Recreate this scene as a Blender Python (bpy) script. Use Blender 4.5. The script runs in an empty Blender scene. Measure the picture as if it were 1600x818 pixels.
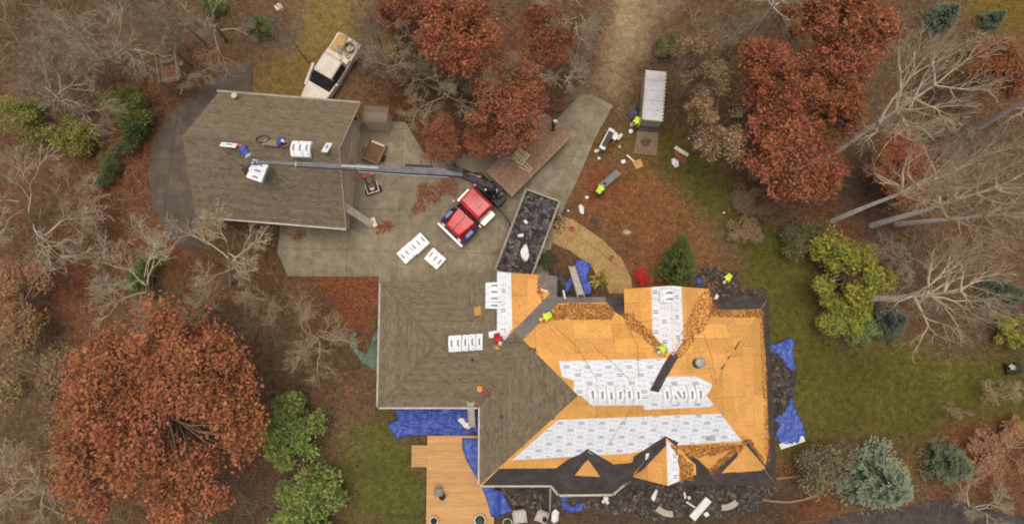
import bpy, bmesh, math, random
import numpy as np
from mathutils import Vector, Matrix, Quaternion

random.seed(7); np.random.seed(7)
SC = bpy.context.scene
COL = SC.collection
PI = math.pi

# ------------------------------------------------------------------ camera
CAM_H, FPX, TILT = 50.0, 1100.0, math.atan(131/1100)
cam = bpy.data.cameras.new('camera'); cam_ob = bpy.data.objects.new('camera', cam)
COL.objects.link(cam_ob)
cam_ob.location = (0, 0, CAM_H); cam_ob.rotation_euler = (TILT, 0, 0)
cam.sensor_width = 36; cam.lens = 36*FPX/1600; cam.clip_start = .5; cam.clip_end = 1500
SC.camera = cam_ob
# ------------------------------------------------------------------ sky, sun, exposure
SUN_EL, SUN_AZ = math.radians(86), math.radians(-30)      # flat overcast light from high up
wd = bpy.data.worlds.new('World'); SC.world = wd; wd.use_nodes = True
nt = wd.node_tree; nt.nodes.clear()
sky = nt.nodes.new('ShaderNodeTexSky'); sky.sky_type = 'NISHITA'; sky.sun_disc = False
sky.sun_elevation = SUN_EL; sky.sun_rotation = SUN_AZ
sky.air_density = .7; sky.dust_density = 6; sky.ozone_density = .6
bg = nt.nodes.new('ShaderNodeBackground'); bg.inputs[1].default_value = .105
wo = nt.nodes.new('ShaderNodeOutputWorld')
nt.links.new(sky.outputs[0], bg.inputs[0]); nt.links.new(bg.outputs[0], wo.inputs[0])
sun = bpy.data.lights.new('sun', 'SUN'); sun.energy = 1.2; sun.angle = math.radians(45); sun.color = (1, .92, .78)
sun_ob = bpy.data.objects.new('sun', sun); COL.objects.link(sun_ob)
sd = Vector((math.sin(SUN_AZ)*math.cos(SUN_EL), math.cos(SUN_AZ)*math.cos(SUN_EL), math.sin(SUN_EL)))
sun_ob.rotation_euler = sd.to_track_quat('Z', 'Y').to_euler(); sun_ob.location = sd*60
vs = SC.view_settings
vs.view_transform = 'Standard'; vs.look = 'None'; vs.gamma = 1; vs.use_curve_mapping = False; vs.exposure = 0.42
SC.render.engine = 'CYCLES'; SC.cycles.pixel_filter_type = 'BLACKMAN_HARRIS'; SC.cycles.filter_width = 1.9

# ------------------------------------------------------------------ helpers
def ray(px, py):
    x, y, z = (px-800)/FPX, -(py-409)/FPX, -1.0
    c, s = math.cos(TILT), math.sin(TILT)
    return Vector((x, y*c-z*s, y*s+z*c))
def at(px, py, z=0.0):
    """where a point of the photograph lies in the place, at height z"""
    d = ray(px, py); t = (z-CAM_H)/d.z
    return Vector((0, 0, CAM_H)) + d*t
def lin(r, g, b):
    f = lambda c: (c/255/12.92 if c/255 <= .04045 else ((c/255+.055)/1.055)**2.4)
    return (f(r), f(g), f(b), 1)

MATS = {}
def mat(name, c, c2=None, scale=3.0, rough=.85, bump=0.0, bscale=30.0, metal=0.0, attr=False, spec=.3, tint=False, lo=.35, hi=.65, stretch=None, transl=0.0):
    """procedural material: two colours mixed by noise in place coordinates, fine relief, optional per-piece variation"""
    if name in MATS: return MATS[name]
    m = bpy.data.materials.new(name); m.use_nodes = True
    n, l = m.node_tree.nodes, m.node_tree.links
    b = n['Principled BSDF']; b.inputs['Roughness'].default_value = rough; b.inputs['Metallic'].default_value = metal
    b.inputs['Specular IOR Level'].default_value = spec
    geo = n.new('ShaderNodeNewGeometry'); src = geo.outputs['Position']
    if stretch:
        mp = n.new('ShaderNodeMapping'); mp.inputs['Scale'].default_value = stretch; l.new(src, mp.inputs[0]); src = mp.outputs[0]
    no = n.new('ShaderNodeTexNoise'); no.inputs['Scale'].default_value = scale; no.inputs['Detail'].default_value = 7; no.inputs['Roughness'].default_value = .62
    l.new(src, no.inputs['Vector'])
    rp = n.new('ShaderNodeValToRGB'); e = rp.color_ramp.elements
    if c2 is None: c2 = tuple(min(1, v*1.35) for v in c[:3])+(1,); c = tuple(v*.8 for v in c[:3])+(1,)
    e[0].position, e[1].position = lo, hi; e[0].color, e[1].color = c, c2
    l.new(no.outputs[0], rp.inputs[0]); out = rp.outputs[0]
    def mul(a, bsock):
        mx = n.new('ShaderNodeMix'); mx.data_type = 'RGBA'; mx.blend_type = 'MULTIPLY'; mx.inputs[0].default_value = 1
        l.new(a, mx.inputs[6]); l.new(bsock, mx.inputs[7]); return mx.outputs[2]
    if attr:
        at_ = n.new('ShaderNodeAttribute'); at_.attribute_name = 'Col'; out = mul(out, at_.outputs['Color'])
    if tint:
        oi = n.new('ShaderNodeObjectInfo'); out = mul(out, oi.outputs['Color'])
    l.new(out, b.inputs['Base Color'])
    if transl:
        tr = n.new('ShaderNodeBsdfTranslucent'); l.new(out, tr.inputs[0])
        ms = n.new('ShaderNodeMixShader'); ms.inputs[0].default_value = transl
        l.new(b.outputs[0], ms.inputs[1]); l.new(tr.outputs[0], ms.inputs[2]); l.new(ms.outputs[0], n['Material Output'].inputs[0])
    if bump:
        nb = n.new('ShaderNodeTexNoise'); nb.inputs['Scale'].default_value = bscale; nb.inputs['Detail'].default_value = 5
        l.new(src, nb.inputs['Vector'])
        bp = n.new('ShaderNodeBump'); bp.inputs['Strength'].default_value = bump; bp.inputs['Distance'].default_value = .03
        l.new(nb.outputs[0], bp.inputs['Height']); l.new(bp.outputs[0], b.inputs['Normal'])
    MATS[name] = m
    return m

def tag(o, label=None, cat=None, group=None, kind=None):
    if label: o['label'] = label
    if cat: o['category'] = cat
    if group: o['group'] = group
    if kind: o['kind'] = kind
    return o
def thing(name, label, cat, loc=(0, 0, 0), rz=0.0, group=None):
    o = bpy.data.objects.new(name, None); COL.objects.link(o)
    o.location = loc; o.rotation_euler = (0, 0, rz); o.empty_display_size = .2
    return tag(o, label, cat, group)
def local(root):
    """matrix from place coordinates into a thing's own"""
    return (Matrix.Translation(root.location) @ root.rotation_euler.to_matrix().to_4x4()).inverted()
def link(me, name, m=None, parent=None, slots=None):
    if m and not slots: me.materials.append(m)
    for s in slots or (): me.materials.append(s)
    o = bpy.data.objects.new(name, me); COL.objects.link(o)
    if parent: o.parent = parent
    return o
def copy_tree(o, parent=None):
    c = o.copy(); COL.objects.link(c)
    if parent: c.parent = parent
    for ch in o.children: copy_tree(ch, c)
    return c

class MB:
    """collects shapes for ONE mesh"""
    def __init__(s): s.v = []; s.f = []; s.c = []; s.mi = []
    def add(s, vs, fs, col=None, mi=0):
        n = len(s.v); s.v += [tuple(v) for v in vs]
        for f in fs: s.f.append([i+n for i in f]); s.c.append(col); s.mi.append(mi)
        return s
    def box(s, c, d, rot=None, taper=(1, 1), col=None, bev=0.0, mi=0):
        x, y, z = d[0]/2, d[1]/2, d[2]/2
        if bev:
            b = min(bev, x*.49, y*.49, z*.9)
            rings = [(-z, b), (-z+b*.0+.001, 0), (z-b, 0), (z-b*.3, b*.3), (z, b)]
            vs = []
            for zz, i in rings:
                t = (taper if zz > 0 else (1, 1)); a, bb = (x-i)*t[0], (y-i)*t[1]; k = b*.7
                vs += [(a, -bb+k, zz), (a, bb-k, zz), (a-k, bb, zz), (-a+k, bb, zz), (-a, bb-k, zz), (-a, -bb+k, zz), (-a+k, -bb, zz), (a-k, -bb, zz)]
            fs = [[i for i in range(7, -1, -1)], [i+32 for i in range(8)]]
            for r in range(4):
                for i in range(8): fs.append([r*8+i, r*8+(i+1) % 8, r*8+8+(i+1) % 8, r*8+8+i])
        else:
            a, b_ = taper
            vs = [(-x, -y, -z), (x, -y, -z), (x, y, -z), (-x, y, -z), (-x*a, -y*b_, z), (x*a, -y*b_, z), (x*a, y*b_, z), (-x*a, y*b_, z)]
            fs = [(0, 3, 2, 1), (4, 5, 6, 7), (0, 1, 5, 4), (1, 2, 6, 5), (2, 3, 7, 6), (3, 0, 4, 7)]
        R = rot if rot is not None else Matrix.Identity(3)
        if not isinstance(R, Matrix): R = Matrix.Rotation(R, 3, 'Z')
        c = Vector(c)
        return s.add([R @ Vector(v)+c for v in vs], fs, col, mi)
    def tube(s, p, q, r0, r1=None, n=8, col=None, mi=0, caps=True):
        p, q = Vector(p), Vector(q); r1 = r0 if r1 is None else r1
        d = (q-p); d = d.normalized() if d.length > 1e-6 else Vector((0, 0, 1))
        a = d.orthogonal().normalized(); b = d.cross(a)
        vs = [p+(a*math.cos(2*PI*i/n)+b*math.sin(2*PI*i/n))*r0 for i in range(n)]
        vs += [q+(a*math.cos(2*PI*i/n)+b*math.sin(2*PI*i/n))*r1 for i in range(n)]
        fs = [(i, (i+1) % n, n+(i+1) % n, n+i) for i in range(n)]
        if caps: fs += [tuple(range(n-1, -1, -1)), tuple(range(n, 2*n))]
        return s.add(vs, fs, col, mi)
    def path(s, pts, r, n=6, col=None):
        """one continuous tube along points"""
        pts = [Vector(p) for p in pts]; vs = []; fs = []
        for k, p in enumerate(pts):
            d = (pts[min(k+1, len(pts)-1)]-pts[max(k-1, 0)]).normalized()
            a = d.cross(Vector((0, 0, 1))); a = a.normalized() if a.length > 1e-4 else d.orthogonal().normalized(); b = d.cross(a)
            rr = r[k] if isinstance(r, (list, tuple)) else r
            vs += [p+(a*math.cos(2*PI*i/n)+b*math.sin(2*PI*i/n))*rr for i in range(n)]
        for k in range(len(pts)-1):
            fs += [(k*n+i, k*n+(i+1) % n, k*n+n+(i+1) % n, k*n+n+i) for i in range(n)]
        fs += [tuple(range(n-1, -1, -1)), tuple(range(len(vs)-n, len(vs)))]
        return s.add(vs, fs, col)
    def lathe(s, prof, n=14, c=(0, 0, 0), col=None):
        """profile of (radius, height) turned round the vertical"""
        c = Vector(c); vs = []
        for r, z in prof: vs += [c+Vector((r*math.cos(2*PI*i/n), r*math.sin(2*PI*i/n), z)) for i in range(n)]
        fs = []
        for k in range(len(prof)-1): fs += [(k*n+i, k*n+(i+1) % n, k*n+n+(i+1) % n, k*n+n+i) for i in range(n)]
        fs += [tuple(range(n-1, -1, -1)), tuple(range(len(vs)-n, len(vs)))]
        return s.add(vs, fs, col)
    def prism(s, poly, z0, z1, col=None):
        n = len(poly)
        a = sum(poly[i][0]*poly[(i+1) % n][1]-poly[(i+1) % n][0]*poly[i][1] for i in range(n))
        if a < 0: poly = poly[::-1]
        vs = [(p[0], p[1], z0) for p in poly]+[(p[0], p[1], z1) for p in poly]
        return s.add(vs, [tuple(range(n-1, -1, -1)), tuple(range(n, 2*n))]+[(i, (i+1) % n, n+(i+1) % n, n+i) for i in range(n)], col)
    def plate(s, pts, th, nrm=None, col=None):
        """flat piece with thickness: outline pts in space, thickness against the normal"""
        pts = [Vector(p) for p in pts]; n = len(pts)
        if nrm is None:
            nrm = Vector((0, 0, 0))
            for i in range(n): nrm += pts[i].cross(pts[(i+1) % n])
            nrm.normalize()
            if nrm.z < 0: pts = pts[::-1]; nrm = -nrm
        vs = pts+[p-nrm*th for p in pts]
        return s.add(vs, [tuple(range(n)), tuple(range(2*n-1, n-1, -1))]+[(i, n+i, n+(i+1) % n, (i+1) % n) for i in range(n)], col)
    def mesh(s, name, M=None):
        me = bpy.data.meshes.new(name)
        vs = s.v if M is None else [tuple(M @ Vector(v)) for v in s.v]
        me.from_pydata(vs, [], s.f)
        if True:
            ca = me.color_attributes.new('Col', 'FLOAT_COLOR', 'CORNER')
            arr = []
            for f, c in zip(s.f, s.c):
                c = c if c is not None else (1, 1, 1)
                if not isinstance(c, (tuple, list)): c = (c, c, c)
                arr += [c[0], c[1], c[2], 1]*len(f)
            ca.data.foreach_set('color', arr)
        if any(s.mi): me.polygons.foreach_set('material_index', s.mi)
        return me
    def build(s, name, m, parent=None, world=False, slots=None, smooth=False):
        me = s.mesh(name, local(parent) if (world and parent) else None)
        if smooth: me.polygons.foreach_set('use_smooth', [True]*len(me.polygons))
        return link(me, name, m, parent, slots)

def fast_mesh(name, V, Q, C=None):
    """big mesh from arrays: V (n,3), Q (m,k) faces, C (n,3) point colours"""
    me = bpy.data.meshes.new(name); k = Q.shape[1]
    me.vertices.add(len(V)); me.vertices.foreach_set('co', V.astype(np.float32).ravel())
    me.loops.add(Q.size); me.loops.foreach_set('vertex_index', Q.astype(np.int32).ravel())
    me.polygons.add(len(Q)); me.polygons.foreach_set('loop_start', np.arange(0, Q.size, k, dtype=np.int32))
    me.polygons.foreach_set('loop_total', np.full(len(Q), k, dtype=np.int32))
    me.update(calc_edges=True)
    if C is not None:
        ca = me.color_attributes.new('Col', 'FLOAT_COLOR', 'POINT')
        ca.data.foreach_set('color', np.concatenate([C, np.ones((len(C), 1))], 1).astype(np.float32).ravel())
    return me
def chips(P, N, size, C, aspect=.7, tilt=.5, bend=.25):
    """little bent quads (leaves, torn shingle) at points P with normals N"""
    n = len(P); rng = np.random
    nn = N+rng.normal(0, tilt, (n, 3)); nn /= np.linalg.norm(nn, axis=1)[:, None]+1e-9
    a = np.cross(nn, rng.normal(0, 1, (n, 3))); a /= np.linalg.norm(a, axis=1)[:, None]+1e-9
    b = np.cross(nn, a); size = np.broadcast_to(size, (n,))[:, None]
    a = a*size*.5; b = b*size*.5*aspect
    V = np.stack([P-a, P-b*rng.uniform(.7, 1.2, (n, 1))+nn*size*bend*rng.uniform(-.6, 1, (n, 1)), P+a, P+b*rng.uniform(.7, 1.2, (n, 1))+nn*size*bend*rng.uniform(-.6, 1, (n, 1))], 1).reshape(-1, 3)
    Q = np.arange(4*n).reshape(n, 4)
    return V, Q, np.repeat(C, 4, 0)
def in_poly(X, Y, poly):
    r = np.zeros(X.shape, bool); n = len(poly); j = n-1
    for i in range(n):
        xi, yi = poly[i][0], poly[i][1]; xj, yj = poly[j][0], poly[j][1]
        c = ((yi > Y) != (yj > Y)) & (X < (xj-xi)*(Y-yi)/(yj-yi+1e-12)+xi); r ^= c; j = i
    return r
def sdist(X, Y, poly):
    """signed distance, positive inside"""
    d = np.full(X.shape, 1e9); n = len(poly)
    for i in range(n):
        ax, ay = poly[i][0], poly[i][1]; bx, by = poly[(i+1) % n][0], poly[(i+1) % n][1]
        L = (bx-ax)**2+(by-ay)**2+1e-12; t = np.clip(((X-ax)*(bx-ax)+(Y-ay)*(by-ay))/L, 0, 1)
        d = np.minimum(d, np.hypot(X-ax-t*(bx-ax), Y-ay-t*(by-ay)))
    return np.where(in_poly(X, Y, poly), d, -d)
def vnoise(X, Y, s, seed=0):
    """smooth value noise, about -1..1"""
    rng = np.random.RandomState(seed); G = rng.uniform(-1, 1, (64, 64)); x, y = X/s, Y/s
    xi, yi = np.floor(x).astype(int), np.floor(y).astype(int); fx, fy = x-xi, y-yi
    fx = fx*fx*(3-2*fx); fy = fy*fy*(3-2*fy); g = lambda i, j: G[i % 64, j % 64]
    return (g(xi, yi)*(1-fx)+g(xi+1, yi)*fx)*(1-fy)+(g(xi, yi+1)*(1-fx)+g(xi+1, yi+1)*fx)*fy
def fbm(X, Y, s, seed=0): return vnoise(X, Y, s, seed)*.55+vnoise(X, Y, s/2.1, seed+1)*.3+vnoise(X, Y, s/4.3, seed+2)*.2
def W2(pts, z=0): return [tuple(at(p[0], p[1], z)[:2]) for p in pts]
def clip(poly, conv):
    """clip a polygon by a convex one, both counter-clockwise, 2d"""
    out = list(poly); n = len(conv)
    for i in range(n):
        ax, ay = conv[i]; bx, by = conv[(i+1) % n]; inp, out = out, []
        if not inp: return []
        side = lambda p: (bx-ax)*(p[1]-ay)-(by-ay)*(p[0]-ax)
        for k in range(len(inp)):
            p, q = inp[k-1], inp[k]; sp, sq = side(p), side(q)
            if (sp >= 0) != (sq >= 0):
                t = sp/(sp-sq); out.append((p[0]+(q[0]-p[0])*t, p[1]+(q[1]-p[1])*t))
            if sq >= 0: out.append(q)
    return out
def area2(p): return sum(p[i][0]*p[(i+1) % len(p)][1]-p[(i+1) % len(p)][0]*p[i][1] for i in range(len(p)))/2
def ccw(p): return list(p) if area2(p) > 0 else list(p)[::-1]

# ------------------------------------------------------------------ the ground
LAWN = [(1035, 215), (1100, 235), (1140, 300), (1165, 345), (1240, 365), (1262, 440), (1275, 520), (1400, 545), (1620, 535), (1640, 665), (1500, 665), (1470, 700), (1425, 735), (1395, 700), (1300, 690), (1245, 705), (1195, 720), (1160, 600), (1170, 470), (1150, 395), (1085, 320), (1040, 265)]
FAR_LAWN = [(1490, -40), (1640, -40), (1640, 75), (1560, 65), (1510, 30)]
SIDE_LAWN = [(545, 665), (600, 640), (665, 690), (665, 830), (520, 830), (535, 740)]
GTRACK = [(392, 150), (398, 95), (440, 50), (470, 10), (500, -40), (575, -40), (560, 30), (540, 80), (480, 160)]
DTRACK = [(962, -40), (1085, -40), (1050, 20), (1012, 85), (972, 172), (908, 142), (928, 95), (948, 40)]
NEAR_TRAILER = [(960, 170), (1010, 120), (1060, 200), (1090, 250), (1000, 270), (940, 230)]
ZONES = [  # polygon, colour, edge softness (m), strength
    ([(130, 250), (235, 90), (300, 60), (420, 40), (480, -30), (400, -30), (330, 100), (230, 180), (215, 300), (270, 380), (340, 440), (250, 420), (120, 380)], lin(108, 70, 46), 1.6, .75),
    ([(130, 290), (230, 220), (240, 330), (330, 420), (500, 430), (590, 430), (592, 500), (430, 480), (240, 420), (110, 370)], lin(106, 70, 46), 2, .7),
    ([(0, 400), (180, 400), (180, 520), (0, 520)], lin(98, 66, 44), 3, .8),
    ([(560, 60), (860, 40), (860, 200), (640, 240), (560, 150)], lin(98, 68, 46), 2, .8),
    ([(905, 280), (1000, 250), (1075, 300), (1145, 400), (1150, 470), (990, 470), (985, 420), (940, 370), (880, 335)], lin(112, 80, 50), 1, .95),
    ([(900, 290), (945, 240), (985, 270), (960, 320), (910, 345)], lin(118, 70, 46), 1.6, .7),
    ([(1180, 280), (1290, 240), (1420, 300), (1420, 420), (1560, 400), (1600, 480), (1440, 560), (1260, 420)], lin(86, 70, 54), 2, .85),
    ([(1430, 640), (1640, 600), (1640, 790), (1480, 780), (1420, 720)], lin(114, 76, 52), 1.6, .95),
    ([(1180, 690), (1290, 690), (1300, 800), (1170, 830)], lin(104, 72, 46), 1.2, .9),
    ([(780, 775), (1230, 760), (1230, 830), (780, 830)], lin(76, 66, 54), 1, .9),
    ([(490, 428), (592, 432), (592, 510), (560, 520), (520, 470)], lin(128, 76, 50), .8, .85),
    ([(640, 690), (672, 690), (672, 830), (645, 830)], lin(112, 72, 58), .6, .8),
    ([(865, 380), (905, 385), (940, 425), (945, 460), (860, 460)], lin(86, 64, 46), .5, .9),
    ([(1180, 150), (1290, 150), (1290, 330), (1180, 330)], lin(100, 66, 46), 2, .7),
    (NEAR_TRAILER, lin(94, 78, 42), 1.2, .9),
]
GRASSY = [(LAWN, lin(84, 80, 36), 1.1), (FAR_LAWN, lin(100, 82, 36), 1.2), (SIDE_LAWN, lin(86, 86, 42), 1.3), (GTRACK, lin(114, 94, 54), .9), (DTRACK, lin(132, 114, 88), .8)]
def axis(a, b, step, far):
    mid = np.arange(a, b+step/2, step); g = [8, 25, 70, 160, far]
    return np.concatenate([[a-x for x in g[::-1]], mid, [b+x for x in g]])
gx, gy = axis(-46, 46, .4, 400), axis(-19, 33, .4, 400)
GX, GY = np.meshgrid(gx, gy, indexing='ij')
gcol = np.zeros(GX.shape+(3,)); gcol[:] = lin(94, 75, 55)[:3]
jig = fbm(GX, GY, 3.5, 5)
def blend(poly, c, soft, k=1.0):
    d = sdist(GX, GY, W2(poly))+jig*soft*1.4
    m = np.clip(d/soft*.5+.5, 0, 1)*k
    gcol[:] = gcol*(1-m[..., None])+np.array(c[:3])*m[..., None]
    return m
for p, c, s, k in ZONES: blend(p, c, s, k)
masks = [blend(p, c, s) for p, c, s in GRASSY]
rm = np.clip(fbm(GX, GY, 4.5, 51)*1.3, 0, 1)[..., None]*(1-np.clip(sum(masks), 0, 1))[..., None]
gcol[:] = gcol*(1-.5*rm)+np.array(lin(116, 70, 48)[:3])*.5*rm
gcol *= (1+.26*fbm(GX, GY, 6, 11)+.2*fbm(GX, GY, 1.7, 21))[..., None]
GZ = np.where((np.abs(GX) > 50) | (GY > 36), fbm(GX, GY, 40, 3)*1.0, 0.0)
gm = bpy.data.materials.new('soil_and_grass'); gm.use_nodes = True
n_, l_ = gm.node_tree.nodes, gm.node_tree.links
b_ = n_['Principled BSDF']; b_.inputs['Roughness'].default_value = .95; b_.inputs['Specular IOR Level'].default_value = .1
ca_ = n_.new('ShaderNodeAttribute'); ca_.attribute_name = 'Col'
ge_ = n_.new('ShaderNodeNewGeometry')
last = ca_.outputs['Color']
for sc_, lo_, hi_ in ((2.2, .72, 1.3), (9, .6, 1.42), (26, .62, 1.4)):
    no_ = n_.new('ShaderNodeTexNoise'); no_.inputs['Scale'].default_value = sc_; no_.inputs['Detail'].default_value = 4; l_.new(ge_.outputs['Position'], no_.inputs['Vector'])
    mr_ = n_.new('ShaderNodeMapRange'); mr_.inputs[1].default_value = .3; mr_.inputs[2].default_value = .7; mr_.inputs[3].default_value = lo_; mr_.inputs[4].default_value = hi_
    l_.new(no_.outputs[0], mr_.inputs[0])
    mx_ = n_.new('ShaderNodeMix'); mx_.data_type = 'RGBA'; mx_.blend_type = 'MULTIPLY'; mx_.inputs[0].default_value = 1
    l_.new(last, mx_.inputs[6]); l_.new(mr_.outputs[0], mx_.inputs[7]); last = mx_.outputs[2]
l_.new(last, b_.inputs['Base Color'])
bp_ = n_.new('ShaderNodeBump'); bp_.inputs['Strength'].default_value = .7; bp_.inputs['Distance'].default_value = .08
l_.new(no_.outputs[0], bp_.inputs['Height']); l_.new(bp_.outputs[0], b_.inputs['Normal'])
nx, ny = GX.shape
idx = np.arange(nx*ny).reshape(nx, ny)
Q = np.stack([idx[:-1, :-1], idx[1:, :-1], idx[1:, 1:], idx[:-1, 1:]], -1).reshape(-1, 4)
GV = np.stack([GX, GY, GZ], -1).reshape(-1, 3); GC = gcol.reshape(-1, 3)
cls = np.zeros((nx-1, ny-1), int)
for k, m in enumerate(masks):
    cm = (m[:-1, :-1]+m[1:, 1:]+m[1:, :-1]+m[:-1, 1:])/4
    cls[cm > .5] = k+1
cls = cls.ravel()
for k, nm in ((0, 'ground'), (1, 'lawn'), (2, 'far_lawn'), (3, 'side_lawn'), (4, 'grass_track'), (5, 'dirt_track')):
    q = Q[cls == k]; u, inv = np.unique(q, return_inverse=True)
    o = link(fast_mesh(nm, GV[u], inv.reshape(-1, 4), GC[u]), nm, gm); tag(o, kind='structure')
def grass_at(x, y):
    """how grassy the ground is at points"""
    i = np.clip(np.searchsorted(gx, x), 0, nx-1); j = np.clip(np.searchsorted(gy, y), 0, ny-1)
    return masks[0][i, j]+masks[1][i, j]+masks[2][i, j]+masks[3][i, j]*.7

# ------------------------------------------------------------------ concrete, asphalt, walkway
M_conc = mat('concrete', lin(120, 111, 92), lin(142, 133, 112), 1.1, .9, .25, 40, attr=True)
M_dconc = mat('old_asphalt', lin(80, 71, 62), lin(100, 90, 78), .9, .92, .35, 50, attr=True)
M_bed = mat('slab_bed', lin(74, 66, 50), lin(92, 82, 62), 2, .95, .3)
M_road = mat('road_asphalt', lin(58, 52, 48), lin(82, 74, 68), 2, .93, .5, 45)
M_walk = mat('walkway_aggregate', lin(146, 118, 74), lin(176, 146, 98), 6, .92, .5, 60, attr=True)
def slabs(root, poly, org, ang, sx, sy, name, m, z0=.0, z1=.05, gap=.022, bow=0):
    """split an outline into slabs along a turned grid; each slab a part of its own"""
    poly = ccw(poly); c, s = math.cos(ang), math.sin(ang)
    to = lambda p: ((p[0]-org[0])*c+(p[1]-org[1])*s, -(p[0]-org[0])*s+(p[1]-org[1])*c)
    fr = lambda p: (org[0]+p[0]*c-p[1]*s, org[1]+p[0]*s+p[1]*c)
    L = [to(p) for p in poly]
    i0, i1 = math.floor(min(p[0] for p in L)/sx), math.ceil(max(p[0] for p in L)/sx)
    j0, j1 = math.floor(min(p[1] for p in L)/sy), math.ceil(max(p[1] for p in L)/sy)
    for i in range(i0, i1):
        for j in range(j0, j1):
            g = gap/2; cell = [(i*sx+g, j*sy+g), ((i+1)*sx-g, j*sy+g), ((i+1)*sx-g, (j+1)*sy-g), (i*sx+g, (j+1)*sy-g)]
            q = clip(L, cell)
            if len(q) < 3 or abs(area2(q)) < .05: continue
            v = random.uniform(.95, 1.05); h = random.uniform(-.006, .006)
            MB().prism([fr(p) for p in q], z0, z1+h, (v, v*random.uniform(.985, 1.01), v*random.uniform(.96, 1.02))).build(name, m, root)
def bed(name, polypx, m, z=.02):
    o = MB().prism(W2(polypx), -.1, z).build(name, m); return tag(o, kind='structure')
APRON = [(520, 186), (633, 191), (662, 238), (730, 240), (815, 205), (872, 185), (852, 240), (800, 330), (790, 440), (592, 440), (592, 432), (450, 431), (434, 395), (440, 330), (530, 330)]
LANE = [(925, 148), (958, 165), (930, 215), (905, 275), (876, 335), (862, 380), (855, 440), (790, 440), (800, 330), (852, 240), (872, 185), (905, 150)]
def grime(m, scale, lo, hi, p0=.42, p1=.62):
    """stains with a shape of their own, multiplied into the colour"""
    n, l = m.node_tree.nodes, m.node_tree.links; b = n['Principled BSDF']; src = b.inputs['Base Color'].links[0].from_socket
    g = n.new('ShaderNodeNewGeometry'); t = n.new('ShaderNodeTexNoise'); t.inputs['Scale'].default_value = scale; t.inputs['Detail'].default_value = 9; t.inputs['Roughness'].default_value = .7; l.new(g.outputs['Position'], t.inputs['Vector'])
    r = n.new('ShaderNodeMapRange'); r.inputs[1].default_value = p0; r.inputs[2].default_value = p1; r.inputs[3].default_value = lo; r.inputs[4].default_value = hi; l.new(t.outputs[0], r.inputs[0])
    x = n.new('ShaderNodeMix'); x.data_type = 'RGBA'; x.blend_type = 'MULTIPLY'; x.inputs[0].default_value = 1; l.new(src, x.inputs[6]); l.new(r.outputs[0], x.inputs[7]); l.new(x.outputs[2], b.inputs['Base Color'])
grime(M_conc, .45, .82, 1.06); grime(M_conc, 3.5, .86, 1.05, .35, .5); grime(M_dconc, .6, .84, 1.08); grime(M_walk, 1.2, .85, 1.05)
r_ = bed('driveway', APRON+[], M_bed); slabs(r_, W2(APRON), at(543, 390)[:2], math.radians(-1.5), 3.6, 3.0, 'concrete_slab', M_conc)
r_ = bed('driveway_lane', LANE, M_bed)
a0, a1 = at(840, 350), at(940, 160); ang = math.atan2(a1.y-a0.y, a1.x-a0.x)
slabs(r_, W2(LANE), a0[:2], ang, 2.5, 2.6, 'concrete_slab', M_conc)
SIDE = [(395, 92), (393, 150), (480, 165), (480, 330), (315, 345), (318, 390), (285, 388), (258, 362), (240, 325), (232, 275), (238, 225), (262, 182), (305, 145), (350, 112)]
r_ = bed('side_driveway', SIDE, M_bed); slabs(r_, W2(SIDE), at(268, 250)[:2], math.radians(-4), 3.4, 3.4, 'asphalt_slab', M_dconc, gap=.03)
WALK = [(858, 345), (872, 334), (900, 346), (942, 375), (972, 405), (986, 435), (988, 458), (952, 458), (945, 440), (925, 418), (892, 392), (860, 378)]
r_ = bed('walkway', WALK, M_bed); slabs(r_, W2(WALK), at(900, 365)[:2], math.radians(-38), 2.4, 6.0, 'walkway_slab', M_walk, gap=.025)
tag(MB().prism(W2([(1200, 840), (1330, 800), (1420, 790), (1440, 783), (1500, 778), (1560, 800), (1680, 815), (1680, 900), (1200, 900)]), -.1, .03).build('road', M_road), kind='structure')
# ------------------------------------------------------------------ roofs: planes, shingles, sheathing, sheets
class Plane:
    """a roof slope: outline in space, first edge = eave"""
    def __init__(s, pts):
        s.p = [Vector(p) for p in pts]; s.o = s.p[0]; s.u = (s.p[1]-s.p[0]).normalized()
        n = Vector((0, 0, 0))
        for i in range(len(s.p)): n += s.p[i].cross(s.p[(i+1) % len(s.p)])
        s.n = n.normalized()
        if s.n.z < 0: s.n = -s.n
        s.v = s.n.cross(s.u); s.L = ccw([s.to(p) for p in s.p])
        s.plan = [(p.x, p.y) for p in s.p]
    def to(s, p): d = Vector(p)-s.o; return (d.dot(s.u), d.dot(s.v))
    def fr(s, q, h=0.0): return s.o+s.u*q[0]+s.v*q[1]+s.n*h
    def hit(s, px, py):
        d = ray(px, py); c = Vector((0, 0, CAM_H)); return c+d*((s.o-c).dot(s.n)/d.dot(s.n))
    def z(s, x, y): return s.o.z-((x-s.o.x)*s.n.x+(y-s.o.y)*s.n.y)/s.n.z
    def covers(s, x, y): return bool(in_poly(np.array([x]), np.array([y]), s.plan)[0])
def buried(pl, q, planes, eps=.06):
    """true when every corner lies under another slope"""
    for p in q:
        w = pl.fr(p); ok = False
        for o in planes:
            if o is not pl and o.z(w.x, w.y) > w.z+eps and o.covers(w.x, w.y): ok = True; break
        if not ok: return False
    return True
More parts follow.
